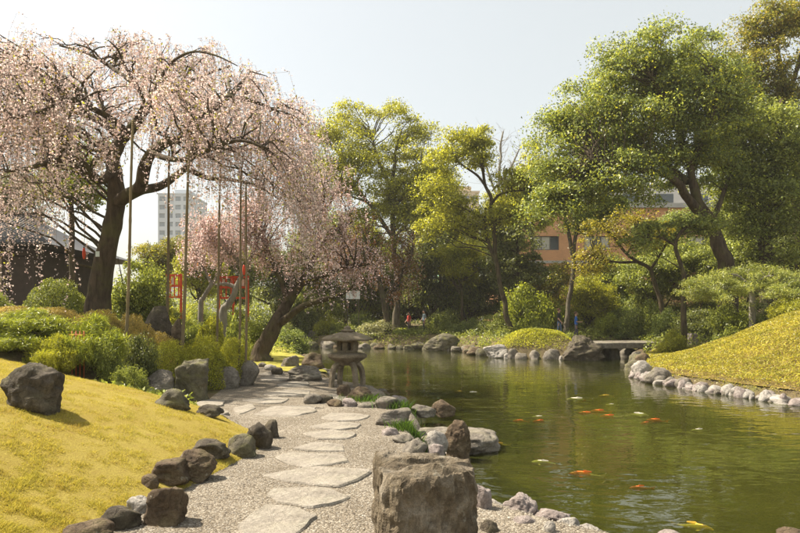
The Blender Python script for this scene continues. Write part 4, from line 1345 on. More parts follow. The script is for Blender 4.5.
# ------------------------------------------------------------------ shrubs and the wood behind
def unit_bush(nsub, nleaf, lsize, mode, seed):
    """Leaf mesh of radius about 1, sitting on z = 0."""
    global rng
    keep, rng = rng, np.random.default_rng(seed)
    if mode == 'clipped':
        n = nsub * nleaf
        u = norm(rng.normal(size=(n, 3)))
        u[:, 2] = np.abs(u[:, 2])
        lump = 1 + 0.15 * fbm(u * 2.3 + seed, 3) + 0.09 * vnoise(u * 6.5 + seed)
        r = lump * (1 - 0.22 * rng.random(n) ** 1.3)
        p = u * r[:, None]
        V, Fq = leaf_quads(p, lsize, u, 0.35, 0.7, 0.5)
    elif mode == 'ball':
        u = norm(rng.normal(size=(46, 3)))
        c = u * rng.uniform(0.35, 0.9, (46, 1))
        V, Fq, _ = clumps(c, 0.28, nsub, nleaf, lsize, 0.6, 0.5)
    elif mode == 'tall':
        u = norm(rng.normal(size=(52, 3)))
        u[:, 2] = rng.uniform(0.05, 1.0, 52)
        c = u * rng.uniform(0.35, 0.85, (52, 1)) * np.array([1, 1, 2.0])
        c[:, :2] *= (1.15 - 0.35 * c[:, 2:3])
        V, Fq, _ = clumps(c, 0.34, nsub, nleaf, lsize, 0.7, 0.45)
        V[:, 2] /= 2.0
    elif mode == 'needle':
        u = norm(rng.normal(size=(60, 3)))
        u[:, 2] = np.abs(u[:, 2]) * 0.9 + 0.15
        c = u * rng.uniform(0.4, 0.95, (60, 1))
        p = (c[:, None] + rng.normal(size=(60, nsub * nleaf, 3)) * [0.13, 0.13, 0.07]).reshape(-1, 3)
        V, Fq = leaf_quads(p, lsize, None, 0.2, 1.0, 0.10, 0.05)
    else:
        u = norm(rng.normal(size=(34, 3)))
        u[:, 2] = np.abs(u[:, 2]) * 1.1 + 0.05
        c = u * rng.uniform(0.35, 0.85, (34, 1))
        V, Fq, _ = clumps(c, 0.30, nsub, nleaf, lsize, 0.7, 0.45)
    rng = keep
    return V, Fq

def unit_stems(seed, k=7, tree=False):
    global rng
    keep, rng = rng, np.random.default_rng(seed)
    TV, TF, n = [], [], 0
    if tree:
        c = crom([(0, 0, -0.9), (0.03, 0.02, -0.4), (-0.03, 0, 0.1), (0.02, 0, 0.6)], 10)
        V, Fq = tubes(c[None], np.linspace(0.07, 0.02, 10)[None], 7)
        TV.append(V); TF.append(Fq); n += len(V)
    for i in range(k):
        a = rng.random() * 6.28
        e = np.array([math.cos(a) * 0.7, math.sin(a) * 0.7, rng.uniform(0.3, 0.8)])
        s0 = np.array([0, 0, rng.uniform(-0.3, 0.2)]) if tree else np.array([math.cos(a) * .08, math.sin(a) * .08, -0.08])
        c = crom([s0, (s0 + e) / 2 + rng.normal(size=3) * 0.08 + [0, 0, 0.05], e], 7)
        V, Fq = tubes(c[None], np.linspace(0.035, 0.01, 7)[None], 5)
        TV.append(V); TF.append(Fq + n); n += len(V)
    rng = keep
    return np.concatenate(TV), np.concatenate(TF)

_bush_cache = {}
def bush_mesh(kind, mat):
    key = kind
    if key not in _bush_cache:
        spec = {'clip_s': (60, 130, 0.085, 'clipped', 5), 'clip_l': (100, 150, 0.055, 'clipped', 6),
                'loose_s': (6, 26, 0.15, 'loose', 7), 'loose_m': (9, 52, 0.075, 'loose', 8), 'loose_t': (9, 60, 0.07, 'ball', 9), 'loose_n': (10, 60, 0.06, 'loose', 10), 'loose_tall': (9, 44, 0.08, 'tall', 21), 'needle': (10, 30, 0.15, 'needle', 12), 'clip_n': (120, 160, 0.042, 'clipped', 13)}[kind]
        V, Fq = unit_bush(*spec)
        me = mesh('foliage', V, Fq)
        me.materials.append(M[mat])
        _bush_cache[key] = me
    return _bush_cache[key]
_stem_s = mesh('stems', *unit_stems(3), True); _stem_s.materials.append(M['bark'])
_stem_t = mesh('trunk', *unit_stems(4, 9, True), True); _stem_t.materials.append(M['bark'])

def own_mat(o, mat):
    o.material_slots[0].link = 'OBJECT'
    o.material_slots[0].material = M[mat]

def shrub(label, cx, ytop, w, d, kind, mat, name='shrub', cat='shrub', deep=0.8, ybot=None, group=None):
    """A shrub whose top is at photo row ytop and whose width is w photo pixels, d metres away."""
    x = (cx - 400) / F * d
    g = h1(x, d)
    top = EYE - (ytop - HZ) / F * d
    h = max(top - g, 0.25)
    rx = w / F * d / 2
    rt = thing(name, label, cat, (x, d, g), group)
    rz = random.Random(label).uniform(-3, 3)
    if kind == 'loose_m' and h / rx > 1.45: kind = 'loose_tall'
    for nm, me in (('foliage', bush_mesh(kind, mat)), ('stems', _stem_s)):
        o = link(nm, me, None, rt, (0, 0, 0.0), rz if abs(deep - 1) < 0.3 else 0.0, (rx, rx * deep, h / 1.05))
        if nm == 'foliage': own_mat(o, mat)
    return rt

def wood(label, cx, cy, rx, ry, d, mat, name='evergreen_tree'):
    x = (cx - 400) / F * d
    g = h1(x, d)
    zc = EYE - (cy - HZ) / F * d
    r, rz_ = rx / F * d, ry / F * d
    rt = thing(name, label, 'tree', (x, d, g))
    a = random.Random(label).uniform(0, 6.28)
    zb = zc - rz_
    own_mat(link('crown', bush_mesh('loose_t', mat), None, rt, (0, 0, zc - g), a, (r, r * 0.9, rz_)), mat)
    k = max((zb - g) / 0.9, 0.2)
    link('trunk', _stem_t, None, rt, (0, 0, zb - g), a, (r * 0.9, r * 0.9, max(k, rz_ * 1.3)))

# left of the path
shrub('tan tipped clipped azalea at the left edge under the temple wall', 12, 305, 64, 14.6, 'clip_n', 'leaf_tan', 'azalea', 'shrub', 0.8)
shrub('tan tipped clipped azalea below the rounded dark green shrub', 55, 306, 62, 14.4, 'clip_n', 'leaf_tan', 'azalea', 'shrub', 0.8)
shrub('tan tipped clipped azalea at the foot of the cherry trunk', 98, 308, 60, 14.2, 'clip_n', 'leaf_tan', 'azalea', 'shrub', 0.8)
shrub('tan tipped clipped azalea behind the leftmost pole', 134, 312, 50, 14.4, 'clip_n', 'leaf_tan', 'azalea', 'shrub', 0.8)
shrub('low tan tipped azalea hiding the foot of the round dark boulder', 160, 330, 44, 15.3, 'clip_n', 'leaf_tan', 'azalea', 'shrub', 0.7)
shrub('broad green low shrub at the left edge on the lawn crest', 4, 328, 66, 11.3, 'needle', 'leaf_bright', 'low_pine', 'shrub', 0.7)
shrub('short green low shrub on the lawn crest between the two pines', 50, 334, 50, 11.2, 'needle', 'leaf_lime', 'low_pine', 'shrub', 0.7)
shrub('rounded dark green clipped shrub left of the cherry trunk', 55, 276, 78, 20, 'clip_l', 'leaf_mid')
shrub('tall grey green bush right of the cherry trunk', 138, 238, 66, 22, 'loose_m', 'leaf_mid')
shrub('low bright green feathery pine at the left edge behind the lawn', 18, 308, 92, 11.9, 'needle', 'leaf_bright', 'low_pine', deep=0.7)
shrub('low bright green feathery pine beside the orange bamboo frame', 82, 314, 84, 11.8, 'needle', 'leaf_bright', 'low_pine', deep=0.7)
shrub('glossy dark green shrub at the foot of the tallest pole', 108, 334, 42, 11.7, 'loose_n', 'leaf_mid')
shrub('brownish green shrub between the poles behind the lawn crest', 138, 335, 50, 12.4, 'loose_n', 'leaf_dark')
shrub('small leafy plant on the crest of the lawn', 130, 366, 36, 11.2, 'loose_n', 'leaf_mid')
shrub('yellow green bushy shrub above the sloping grey rock', 168, 338, 54, 13.6, 'clip_n', 'leaf_lime')
shrub('yellow green bushy shrub spilling over the tall mossy boulder', 203, 333, 56, 14.4, 'clip_n', 'leaf_lime')
shrub('yellow green bushy shrub spilling over the rocks beside the two thin poles', 233, 335, 46, 15.2, 'clip_n', 'leaf_lime')
shrub('small round bright clipped shrub beside the middle pole', 211, 315, 36, 19.0, 'clip_s', 'leaf_lime')
shrub('dark green low shrub behind the round dark boulder', 188, 309, 40, 20.5, 'loose_m', 'leaf_mid')
shrub('bright green leafy shrub between poles and leaning cherry', 255, 306, 34, 24.5, 'loose_m', 'leaf_bright')
shrub('low green shrub right of the small round clipped shrub', 236, 318, 30, 20.5, 'loose_s', 'leaf_mid')
shrub('green shrub at the left edge below the temple wall', 2, 280, 34, 21, 'loose_m', 'leaf_mid')
shrub('pale green bush below the red lattice', 160, 300, 34, 24, 'loose_m', 'leaf_lime')
shrub('leafy shrub directly behind the leaning cherry trunk', 290, 315, 45, 34, 'loose_m', 'leaf_green')
shrub('dark shrub on the left bank behind the moss', 250, 328, 40, 31, 'loose_m', 'leaf_dark')

# the far bank
shrub('pale flowering bush right behind the lantern across the pond', 377, 320, 38, 43.5, 'loose_m', 'leaf_pale')
shrub('dark rounded shrub left of the pale flowering bush', 345, 322, 34, 45, 'loose_m', 'leaf_mid')
shrub('green shrub behind the long mossy boulder', 468, 318, 34, 42, 'loose_m', 'leaf_green')
shrub('low green shrub between mossy boulder and pale flowering bush', 408, 328, 36, 43.2, 'loose_m', 'leaf_mid')
shrub('fresh green shrub behind the islet', 532, 284, 70, 39.5, 'loose_m', 'leaf_bright')
shrub('olive shrub behind the islet tip', 492, 305, 40, 40, 'loose_m', 'leaf_mid')
shrub('bright fern like shrub above the stone bridge', 609, 313, 38, 36.5, 'loose_m', 'leaf_bright')
shrub('yellowish leafy shrub where the bridge meets the planted mound', 672, 330, 40, 27.5, 'loose_m', 'leaf_lime')
shrub('grey green bush behind the end of the stone bridge', 645, 300, 60, 36, 'loose_m', 'leaf_mid')
shrub('dark bush behind the stone post on the mound', 700, 298, 50, 31, 'loose_m', 'leaf_dark')
shrub('low dark shrub on the crest of the mound under the pine', 735, 303, 60, 25.5, 'loose_m', 'leaf_mid')
shrub('yellow green shrub on the mound at the right edge', 790, 294, 50, 23.5, 'loose_m', 'leaf_lime')
shrub('small plant drooping over the dark craggy rock', 570, 333, 18, 31.8, 'loose_s', 'leaf_mid')

wood('dark evergreen in the wood straight above the lantern', 352, 285, 34, 40, 50, 'leaf_mid')
wood('green tree in the wood behind the reddish cherry', 390, 275, 34, 42, 51, 'leaf_mid')
wood('dark evergreen in the wood above the mossy boulder', 432, 278, 34, 46, 48, 'leaf_dark')
wood('green tree in the wood behind the slender twin stemmed tree', 470, 282, 34, 44, 49, 'leaf_mid')
wood('shaded evergreen in the wood behind the dark reddish evergreen', 505, 292, 30, 38, 47, 'leaf_dark')
wood('yellow leaved tree in front of the orange building window', 548, 288, 30, 28, 48, 'leaf_gold')
wood('olive tree in the wood below the orange building', 606, 282, 32, 34, 45, 'leaf_mid')
wood('yellow olive tree in the wood right of the slim tree', 590, 300, 26, 28, 42, 'leaf_lime')
wood('green tree in the wood behind the arching stem', 652, 278, 34, 34, 41, 'leaf_mid')
wood('dark tree in the wood behind the forked trunk', 700, 268, 36, 32, 39, 'leaf_mid')
wood('dark tree in the wood behind the pine', 748, 262, 40, 36, 38, 'leaf_mid')
wood('dark tree in the wood at the right edge', 800, 258, 36, 42, 37, 'leaf_dark')
wood('green tree in the wood left of the lantern', 312, 270, 32, 44, 49, 'leaf_mid')
wood('dark tree in the wood behind the leaning cherry', 275, 275, 32, 40, 46, 'leaf_dark')
wood('green tree behind the old pale limbed cherry', 235, 272, 30, 36, 42, 'leaf_mid')
wood('yellowish tree behind the red lattice', 200, 270, 26, 30, 38, 'leaf_lime')
wood('dark tree above the temple roof at the left edge', 0, 205, 48, 40, 40, 'leaf_dark')
wood('brownish tree behind the weeping cherry crown', 165, 262, 30, 28, 44, 'leaf_gold')

# hedge of shrubs closing the view on the left, behind the poles
shrub('mid green shrub in the far row behind the wide red fence', 232, 296, 52, 36, 'loose_m', 'leaf_mid')
shrub('green shrub in the far row between the two red fences', 206, 288, 46, 31, 'loose_m', 'leaf_mid')
shrub('dark shrub in the far row under the leaning cherry branch', 306, 302, 50, 47, 'loose_m', 'leaf_dark')
shrub('olive shrub in the far row behind the first pole', 180, 292, 52, 33, 'loose_m', 'leaf_lime')
shrub('dark shrub in the far row between the red fence and the leaning cherry', 268, 298, 50, 40, 'loose_m', 'leaf_mid')
shrub('dark shrub beside the temple end behind the weeping cherry', 140, 282, 50, 33, 'loose_m', 'leaf_dark')
shrub('yellowish shrub on the far bank left of the lantern roof', 326, 316, 34, 45.5, 'loose_m', 'leaf_lime')
shrub('bright shrub on the far bank beside the white notice board', 365, 304, 34, 47, 'loose_m', 'leaf_green')
shrub('shaded shrub on the far bank left of the person in red', 392, 312, 36, 47.5, 'loose_m', 'leaf_dark')
shrub('shaded shrub on the far bank right of the pale blue clad person', 443, 308, 36, 46, 'loose_m', 'leaf_mid')
shrub('olive shrub on the far bank above the long mossy boulder', 452, 322, 30, 43.2, 'loose_m', 'leaf_mid')
shrub('shaded shrub under the slender twin stemmed tree', 510, 314, 34, 41, 'loose_m', 'leaf_dark')
shrub('dark shrub behind the two strolling people', 566, 306, 50, 42, 'loose_m', 'leaf_mid')
shrub('small green shrub at the back of the grassy islet', 541, 322, 24, 37.5, 'loose_m', 'leaf_mid')
shrub('olive shrub right of the bright fern like shrub', 632, 318, 34, 35.5, 'loose_m', 'leaf_green')
shrub('spreading green shrub under the arching stem', 668, 308, 44, 33, 'loose_m', 'leaf_green')
shrub('broad dark shrub under the dense evergreen right of the forked tree', 770, 286, 60, 29, 'loose_m', 'leaf_dark')

def undergrowth(label, n, xr, yr, cond, mat, size, hgt):
    x, y = rng.uniform(*xr, n), rng.uniform(*yr, n)
    p = np.stack([x, y], 1)
    sd = poly_dist(p, POND) * np.where(inside(p, POND), -1, 1)
    k = cond(x, y, sd) & (vnoise(np.stack([x * 0.8, y * 0.8, 0 * x + 3], 1)) > -0.35)
    x, y = x[k], y[k]
    lump = np.clip(0.5 + vnoise(np.stack([x * 1.4, y * 1.4, 0 * x], 1)), 0.1, 1.3)
    c = np.stack([x, y, H(x, y) + hgt * lump * rng.random(len(x))], 1)
    V, Fq = leaf_quads(c, size, None, 0.6, 0.8, 0.45)
    tag(link('undergrowth', mesh('undergrowth', V, Fq), M[mat]), label, 'undergrowth', kind='stuff')
undergrowth('low leafy undergrowth covering the far bank', 60000, (-9, 16), (28, 50), lambda x, y, s_: (s_ > 0.02) & ~((np.abs(x - 7) < 2.2) & (y < 33.2)), 'leaf_mid', 0.15, 0.5)
undergrowth('low leafy undergrowth in the bed behind the lawn', 46000, (-12, -3.6), (10.6, 24), lambda x, y, s_: (x < np.interp(y, PY, PL) - 0.25), 'leaf_mid', 0.10, 0.22)

wood('yellow green tree in the wood right of the round crowned tree', 440, 232, 34, 34, 50, 'leaf_lime')
wood('green tree in the wood under the left of the round crowned tree', 345, 240, 38, 34, 52, 'leaf_green')
wood('yellow green tree in the wood under the slender twin stemmed tree', 462, 262, 30, 26, 46, 'leaf_lime')
wood('green tree between slender tree and orange building window', 502, 240, 22, 30, 52, 'leaf_green')
wood('green tree before the orange building under the forked tree', 668, 238, 36, 30, 46, 'leaf_green')
wood('olive tree before the right end of the orange building', 735, 232, 38, 34, 44, 'leaf_mid')
wood('green tree at the right edge beneath the golden crown', 806, 215, 34, 40, 42, 'leaf_green')
wood('shaded tree behind the red topped person', 410, 300, 34, 24, 54, 'leaf_dark')
wood('shaded tree behind the white notice board', 368, 300, 34, 26, 55, 'leaf_mid')
wood('shaded tree behind the left end of the pond', 322, 300, 34, 28, 56, 'leaf_mid')
wood('shaded tree behind the dark shrub under the slender tree', 455, 302, 34, 26, 55, 'leaf_mid')

for i_, (cx_, mt_, what) in enumerate(((596, 'leaf_lime', 'above the bridge'), (628, 'leaf_green', 'under the yellow leaved tree'), (660, 'leaf_pale', 'behind the arching stem'),
                                       (692, 'leaf_green', 'left of the forked trunk'), (722, 'leaf_lime', 'right of the forked trunk'), (756, 'leaf_mid', 'behind the pine'), (792, 'leaf_green', 'by the right edge'))):
    shrub('broad bush against the orange wall ' + what, cx_, 282 - 3 * (i_ % 3), 56, 43 - i_ * 0.6, 'loose_m', mt_)
wood('yellow green tree between the slender tree and the big forked tree', 533, 200, 26, 34, 47, 'leaf_lime')
wood('low yellow green tree filling in under the bare tree', 505, 212, 28, 22, 49, 'leaf_lime')
wood('yellow green tree just right of the round crown', 432, 195, 28, 36, 51, 'leaf_lime')

def treeline():
    n = 42000
    px_ = rng.uniform(-60, 860, n)
    d = rng.uniform(72, 84, n)
    top = 3.5 + 3.0 * (0.5 + 0.5 * vnoise(np.stack([px_ * 0.035, d * 0.2, 0 * d], 1))) + 1.2 * vnoise(np.stack([px_ * 0.11, d * 0.5, 0 * d + 5], 1))
    c = np.stack([(px_ - 400) / F * d, d, 0.6 + top * rng.random(n) ** 0.8], 1)
    V, Fq = leaf_quads(c, 0.42, None, 0.4, 0.9, 0.5)
    tag(link('treeline', mesh('treeline', V, Fq), M['leaf_mid']), 'far line of trees closing the garden behind the wood', 'treeline', kind='stuff')
treeline()
for lb, cx_, yt_, w_, d_, mt_ in (('leafy bush in front of the narrow red fence', 174, 296, 36, 25.5, 'leaf_green'), ('leafy bush in front of the wide red fence', 232, 297, 44, 26.2, 'leaf_mid')):
    shrub(lb, cx_, yt_, w_, d_, 'loose_m', mt_)

# ---- cloud pruned pine behind the mound
def niwaki():
    d = 25.0
    base = on((752 - 400) / F * d, d)
    t = Tree('garden_pine', 'pale green cloud pruned pine with twisting limbs on the mound', base, cat='pine tree')
    t.limb(np.vstack([base - [0, 0, .1], limb_px([(752, 296), (748, 288), (755, 280)], d)]), 0.14, 0.06)
    for pts in ([(752, 290), (738, 286, -.4), (722, 290, -.8), (705, 288, -1), (694, 296, -1.1)], [(750, 285), (738, 276, .2), (722, 274, .3), (706, 280, .3)],
                [(755, 282), (770, 276, -.3), (785, 282, -.6), (800, 280, -.8)], [(755, 290), (775, 292, -.8), (792, 296, -1), (812, 292, -1)], [(752, 284), (748, 272, .5), (755, 266, .8)]):
        t.limb(limb_px(pts, d), 0.05, 0.015, 6, 0.06)
    pads = [(700, 287, 18, 7, -1), (722, 280, 20, 8, -.6), (745, 273, 22, 8, .4), (772, 276, 20, 8, 0), (795, 279, 20, 8, -.6), (712, 296, 18, 6, -1.1), (782, 291, 22, 6, -1), (735, 288, 18, 6, -.8), (808, 290, 18, 8, -.8), (760, 284, 18, 6, -.2)]
    P_ = []
    for (cx, cy, rx, ry, o) in pads:
        dd = d + o
        n = 16
        u = rng.normal(size=(n, 3)) * 0.55
        u[:, 2] = rng.uniform(-0.4, 0.8, n) - 0.5 * (u[:, 0] ** 2 + u[:, 1] ** 2)
        P_.append(W(cx, cy, dd) + u * np.array([rx, rx * 0.9, ry * 1.3]) / F * dd)
    P_ = np.concatenate(P_)
    q = (P_[:, None] + rng.normal(size=(len(P_), 120, 3)) * [0.15, 0.15, 0.075]).reshape(-1, 3)
    V, Fq = leaf_quads(q, 0.15, None, 0.35, 0.9, 0.16, 0.05)
    t.twigs_to(P_, 0.02, 0.006, 3, 0.02, 5)
    t.finish(M['bark_pale'], [('needles', V, Fq, M['leaf_pine'])])
niwaki()

# ------------------------------------------------------------------ bamboo poles
def pole(label, xt, yt, xb, yb, d, r=0.035):
    top = W(xt, yt, d)
    xw = (xb - 400) / F * d
    g = on(xw, d, -0.1)
    n = 60
    t = np.linspace(0, 1, n)[:, None]
    c = g * (1 - t) + top * t
    c[:, 0] += 0.02 * np.sin(t[:, 0] * 5)
    rr = r * (1 - 0.35 * t[:, 0]) * (1 + 0.14 * ((np.arange(n) % 6) == 0))
    mb = MB()
    mb.tube(c - g, rr, 8)
    o = mb.build('bamboo_pole', M['bamboo'], None, g, True)
    tag(o, label, 'pole', 'poles propping the weeping cherry')
    # straw rope lashing at the top
    k = 30
    a = np.linspace(0, 6 * math.pi, k)
    q = (top - g) * 0.985
    rope = np.stack([np.cos(a) * r * 0.9, np.sin(a) * r * 0.9, np.linspace(-0.06, 0.06, k)], 1) + q
    MB().tube(rope, 0.008, 5).build('rope', M['bamboo'], o, None)
pole('thick bamboo pole in front of the cherry trunk, leftmost of the poles', 134, 120, 124, 362, 12.6, 0.034)
pole('bamboo pole standing behind the round dark boulder', 170, 150, 166, 305, 18.5, 0.045)
pole('bamboo pole rising from the yellow green shrub above the sloping rock', 190, 150, 180, 346, 14.2, 0.04)
pole('bamboo pole behind the small round bright shrub', 221, 175, 215, 338, 16.5, 0.035)
pole('thin bamboo pole, left one of the close pair by the rounded grey rock', 242, 170, 238, 384, 15.2, 0.032)
pole('thin reddish bamboo pole, right one of the close pair by the rounded grey rock', 247, 180, 245, 386, 15.0, 0.032)

# ------------------------------------------------------------------ stone lantern
def lantern():
    p = hit(348, 391)
    d = 14.9
    x = (347.5 - 400) / F * d
    g = h1(x, d)
    s = 1.46 / 1.46
    rt = thing('stone_lantern', 'broad roofed stone lantern on curved legs at the water edge', 'stone lantern', (x, d, g), rz=0.35)
    st = M['lantern']
    top = EYE - (327 - HZ) / F * d - g
    z_leg = top - 0.86                       # top of the legs
    for i in range(4):
        a = i * math.pi / 2 + 0.20
        ca, sa = math.cos(a), math.sin(a)
        prof = [(0.42, -0.1), (0.42, 0.06), (0.41, z_leg * 0.35), (0.385, z_leg * 0.65), (0.32, z_leg * 0.88), (0.20, z_leg * 1.0), (0.05, z_leg * 1.02)]
        c = crom([(r_ * ca, r_ * sa, z_) for r_, z_ in prof], 22)
        mb = MB()
        V, Fq = tubes(c[None], np.linspace(0.072, 0.085, 22)[None], 4)
        n = 22
        mb.add(V, [tuple(f) for f in Fq] + [(3, 2, 1, 0), tuple((n - 1) * 4 + j for j in range(4))])
        o = mb.build('leg', st, rt)
        bv = o.modifiers.new('soft', 'BEVEL'); bv.width = 0.018; bv.segments = 2; bv.limit_method = 'ANGLE'
    MB().lathe([(0.20, z_leg - 0.05), (0.27, z_leg + 0.02), (0.33, z_leg + 0.05), (0.44, z_leg + 0.12), (0.47, z_leg + 0.15), (0.47, z_leg + 0.205), (0.44, z_leg + 0.225), (0.28, z_leg + 0.25)], 6 * 5).build('platform', st, rt, smooth=False)
    # fire box: six posts and two rings leave open windows
    z0, z1 = z_leg + 0.245, z_leg + 0.555
    fb = MB()
    for z, hh in ((z0 + 0.03, 0.06), (z1 - 0.03, 0.06)):
        fb.lathe([(0.245, z - hh / 2), (0.255, z), (0.245, z + hh / 2)], 6)
    for i in range(6):
        a = i * math.pi / 3
        fb.box((0.215 * math.cos(a), 0.215 * math.sin(a), (z0 + z1) / 2), (0.075, 0.12, z1 - z0 - 0.115), a)
    fb.build('fire_box', st, rt)
    zr = z1 + 0.0
    k = 48
    a = np.arange(k) / k * 2 * math.pi
    def ringr(r, z, six):
        rr = r * (1 - six * (0.5 - 0.5 * np.cos(6 * a)) * 0.10)
        return np.stack([rr * np.cos(a), rr * np.sin(a), np.full(k, z) + 0.006 * np.sin(7 * a + r * 9)], 1)
    prof = [(0.24, zr - 0.004), (0.50, zr - 0.006), (0.615, zr - 0.012), (0.635, zr + 0.018), (0.60, zr + 0.048), (0.50, zr + 0.092), (0.36, zr + 0.14), (0.22, zr + 0.172), (0.11, zr + 0.188)]
    V = np.concatenate([ringr(r, z, 0.8) for r, z in prof])
    V += 0.006 * np.stack([vnoise(V * 9), vnoise(V * 9 + 5), vnoise(V * 9 + 11)], 1)
    Fq = [(i * k + j, i * k + (j + 1) % k, (i + 1) * k + (j + 1) % k, (i + 1) * k + j) for i in range(len(prof) - 1) for j in range(k)]
    Fq += [tuple(range(k))[::-1], tuple((len(prof) - 1) * k + j for j in range(k))]
    link('roof', mesh('roof', V, Fq, True), st, rt)
    zt = zr + 0.17
    MB().lathe([(0.10, zt), (0.155, zt + 0.035), (0.165, zt + 0.055), (0.12, zt + 0.075), (0.07, zt + 0.085), (0.09, zt + 0.11), (0.075, zt + 0.135), (0.03, zt + 0.16), (0.006, zt + 0.175)], 20).build('finial', st, rt, smooth=True)
lantern()

# ------------------------------------------------------------------ stone bridge, post, small fittings
def bridge():
    a, b = np.array([9.0, 30.6, 0.33]), np.array([13.4, 31.4, 0.42])
    c = (a + b) / 2
    ang = math.atan2(b[1] - a[1], b[0] - a[0])
    rt = thing('stone_bridge', 'flat grey stone slab bridge between craggy rock and mound', 'bridge', c, rz=ang)
    L = np.linalg.norm(b - a)
    for i, off in enumerate((-0.55, 0.55)):
        V, Fc = rock_shape(500 + i, 4, 4, 0.02, False, 1.0)
        D = ICO[4][0]
        q = np.sign(D) * np.abs(D) ** 0.22
        q = q + 0.02 * np.stack([vnoise(q * 3 + i), vnoise(q * 3 + 9), vnoise(q * 3 + 19)], 1)
        q = q * np.array([L / 2, 0.52, 0.15])
        link('slab', mesh('slab', q, ICO[4][1], False), M['rock_grey'], rt, (0.25 * i, off, 0.02 * i))
    for sx_ in (-1.0, 1.0):
        V, Fc = rock_shape(520 + int(sx_), 3, 7, 0.06, False, 1.0)
        link('pier', mesh('pier', V * np.array([0.7, 1.2, 1.0]), Fc, False), M['rock_mossy'], rt, (sx_ * 0.9 + 0.2, 0, -0.62))
bridge()

p = hit(692, 344)
V, Fc = rock_shape(77, 3, 3, 0.03, True, 1.0)
D = ICO[3][0]
q = np.sign(D) * np.abs(D) ** 0.3 * np.array([0.2, 0.2, 0.34])
q[:, 2] += 0.16
q += 0.012 * np.stack([vnoise(q * 6), vnoise(q * 6 + 7), vnoise(q * 6 + 13)], 1)
tag(link('stone_post', mesh('stone_post', q, ICO[3][1], False), M['rock_pink'], None, p, 0.3), 'square pale stone post on the edge of the planted mound', 'stone post')

def hoop(label, px, py, r, d):
    x = (px - 400) / F * d
    a = np.linspace(-0.25, math.pi + 0.25, 24)
    c = np.stack([np.cos(a) * r, 0 * a, np.sin(a) * r], 1)
    o = MB().tube(c, 0.022, 6).build('fence_hoop', M['bark'], None, on(x, d), True)
    tag(o, label, 'hoop', 'low hoops edging the far path')
hoop('thin dark hoop of low edging left of the person in black', 551, 334, 0.48, 36.6)
hoop('thin dark hoop of low edging right of the person in blue', 579, 334, 0.48, 36.6)

def low_frame():
    """Small orange bamboo frame among the low pines."""
    d = 11.5
    base = W(78, 352, d)
    base[2] = h1(base[0], d)
    rt = thing('bamboo_lattice', 'small orange bamboo lattice among the low pines behind the lawn', 'frame', base)
    m = plain('orange_bamboo', (0.5, 0.11, 0.03), 0.6)
    top = EYE - (331 - HZ) / F * d - base[2]
    w = 0.11
    for x in (-w, -w / 3, w / 3, w):
        MB().tube([(x, 0, -0.05), (x, 0, top)], 0.008, 6).build('upright', m, rt, smooth=True)
    for z in (top * 0.55, top * 0.92):
        MB().tube([(-w - 0.04, -0.022, z), (w + 0.04, -0.022, z)], 0.011, 6).build('rail', m, rt, smooth=True)
low_frame()

def red_lattice(label, x0, x1, y0, y1, d):
    a, b = W(x0, y1, d), W(x1, y0, d)
    w, h = b[0] - a[0], b[2] - a[2]
    cx = (a[0] + b[0]) / 2
    g = h1(cx, d)
    rt = thing('red_fence', label, 'fence', (cx, d, g))
    red = plain('vermilion', (0.62, 0.075, 0.02), 0.45, 0.15)
    white = plain('paper_white', (0.72, 0.66, 0.60), 0.7, 0.08)
    zb = a[2] - g
    for x in np.linspace(-w / 2, w / 2, max(2, int(w / 0.6) + 1)):
        MB().box((x, 0, (zb + h) / 2), (0.08, 0.08, zb + h)).build('post', red, rt)
    for z in (zb, zb + h * 0.48, zb + h * 0.94):
        MB().box((0, -0.06, z), (w + 0.12, 0.045, 0.09)).build('rail', red, rt)
    for i, x in enumerate(np.linspace(-w / 2 + 0.1, w / 2 - 0.1, max(3, int(w / 0.2)))):
        MB().box((x, 0.0, zb + h * 0.47), (0.045, 0.04, h * 0.9)).build('bar', red, rt)
        if i % 2 == 0:
            MB().box((x + 0.09, 0.03, zb + h * 0.70), (0.11, 0.012, h * 0.30)).build('paper_panel', white, rt)
red_lattice('narrow vermilion fence with white panels between the tall bush and the third pole', 168, 181, 274, 297, 27.0)
red_lattice('wide vermilion fence with white panels behind the pale limbed cherry', 219, 248, 276, 298, 27.5)

def hanging_lantern(label, px, y0, y1, d):
    a = W(px, y0, d)
    h = (y1 - y0) / F * d
    r = h * 0.12
    rt = thing('paper_lantern', label, 'paper lantern', a)
    red = plain('lantern_red', (0.68, 0.07, 0.02), 0.5, 0.1)
    n = 17
    t = np.linspace(0, 1, n)
    MB().lathe([(r * (0.55 + 0.45 * math.sin(math.pi * q)) * (1 + 0.05 * (i % 2)), -h * 0.08 - q * h * 0.84) for i, q in enumerate(t)], 16).build('shade', red, rt, smooth=True)
    MB().lathe([(r * 0.5, -h * 0.085), (r * 0.5, 0.0)], 12).build('top_ring', M['bark'], rt)
    MB().lathe([(r * 0.5, -h), (r * 0.5, -h * 0.915)], 12).build('bottom_ring', M['bark'], rt)
    MB().tube([(0, 0, 0), (0.02, 0, 0.45), (0.0, 0.05, 1.3)], 0.008, 5).build('cord', M['bark'], rt)
hanging_lantern('red paper lantern hanging among the blossom left of the cherry trunk', 84, 247, 260, 20.0)
hanging_lantern('small red lantern hanging between the thin poles and the leaning cherry', 244, 264, 276, 22.0)

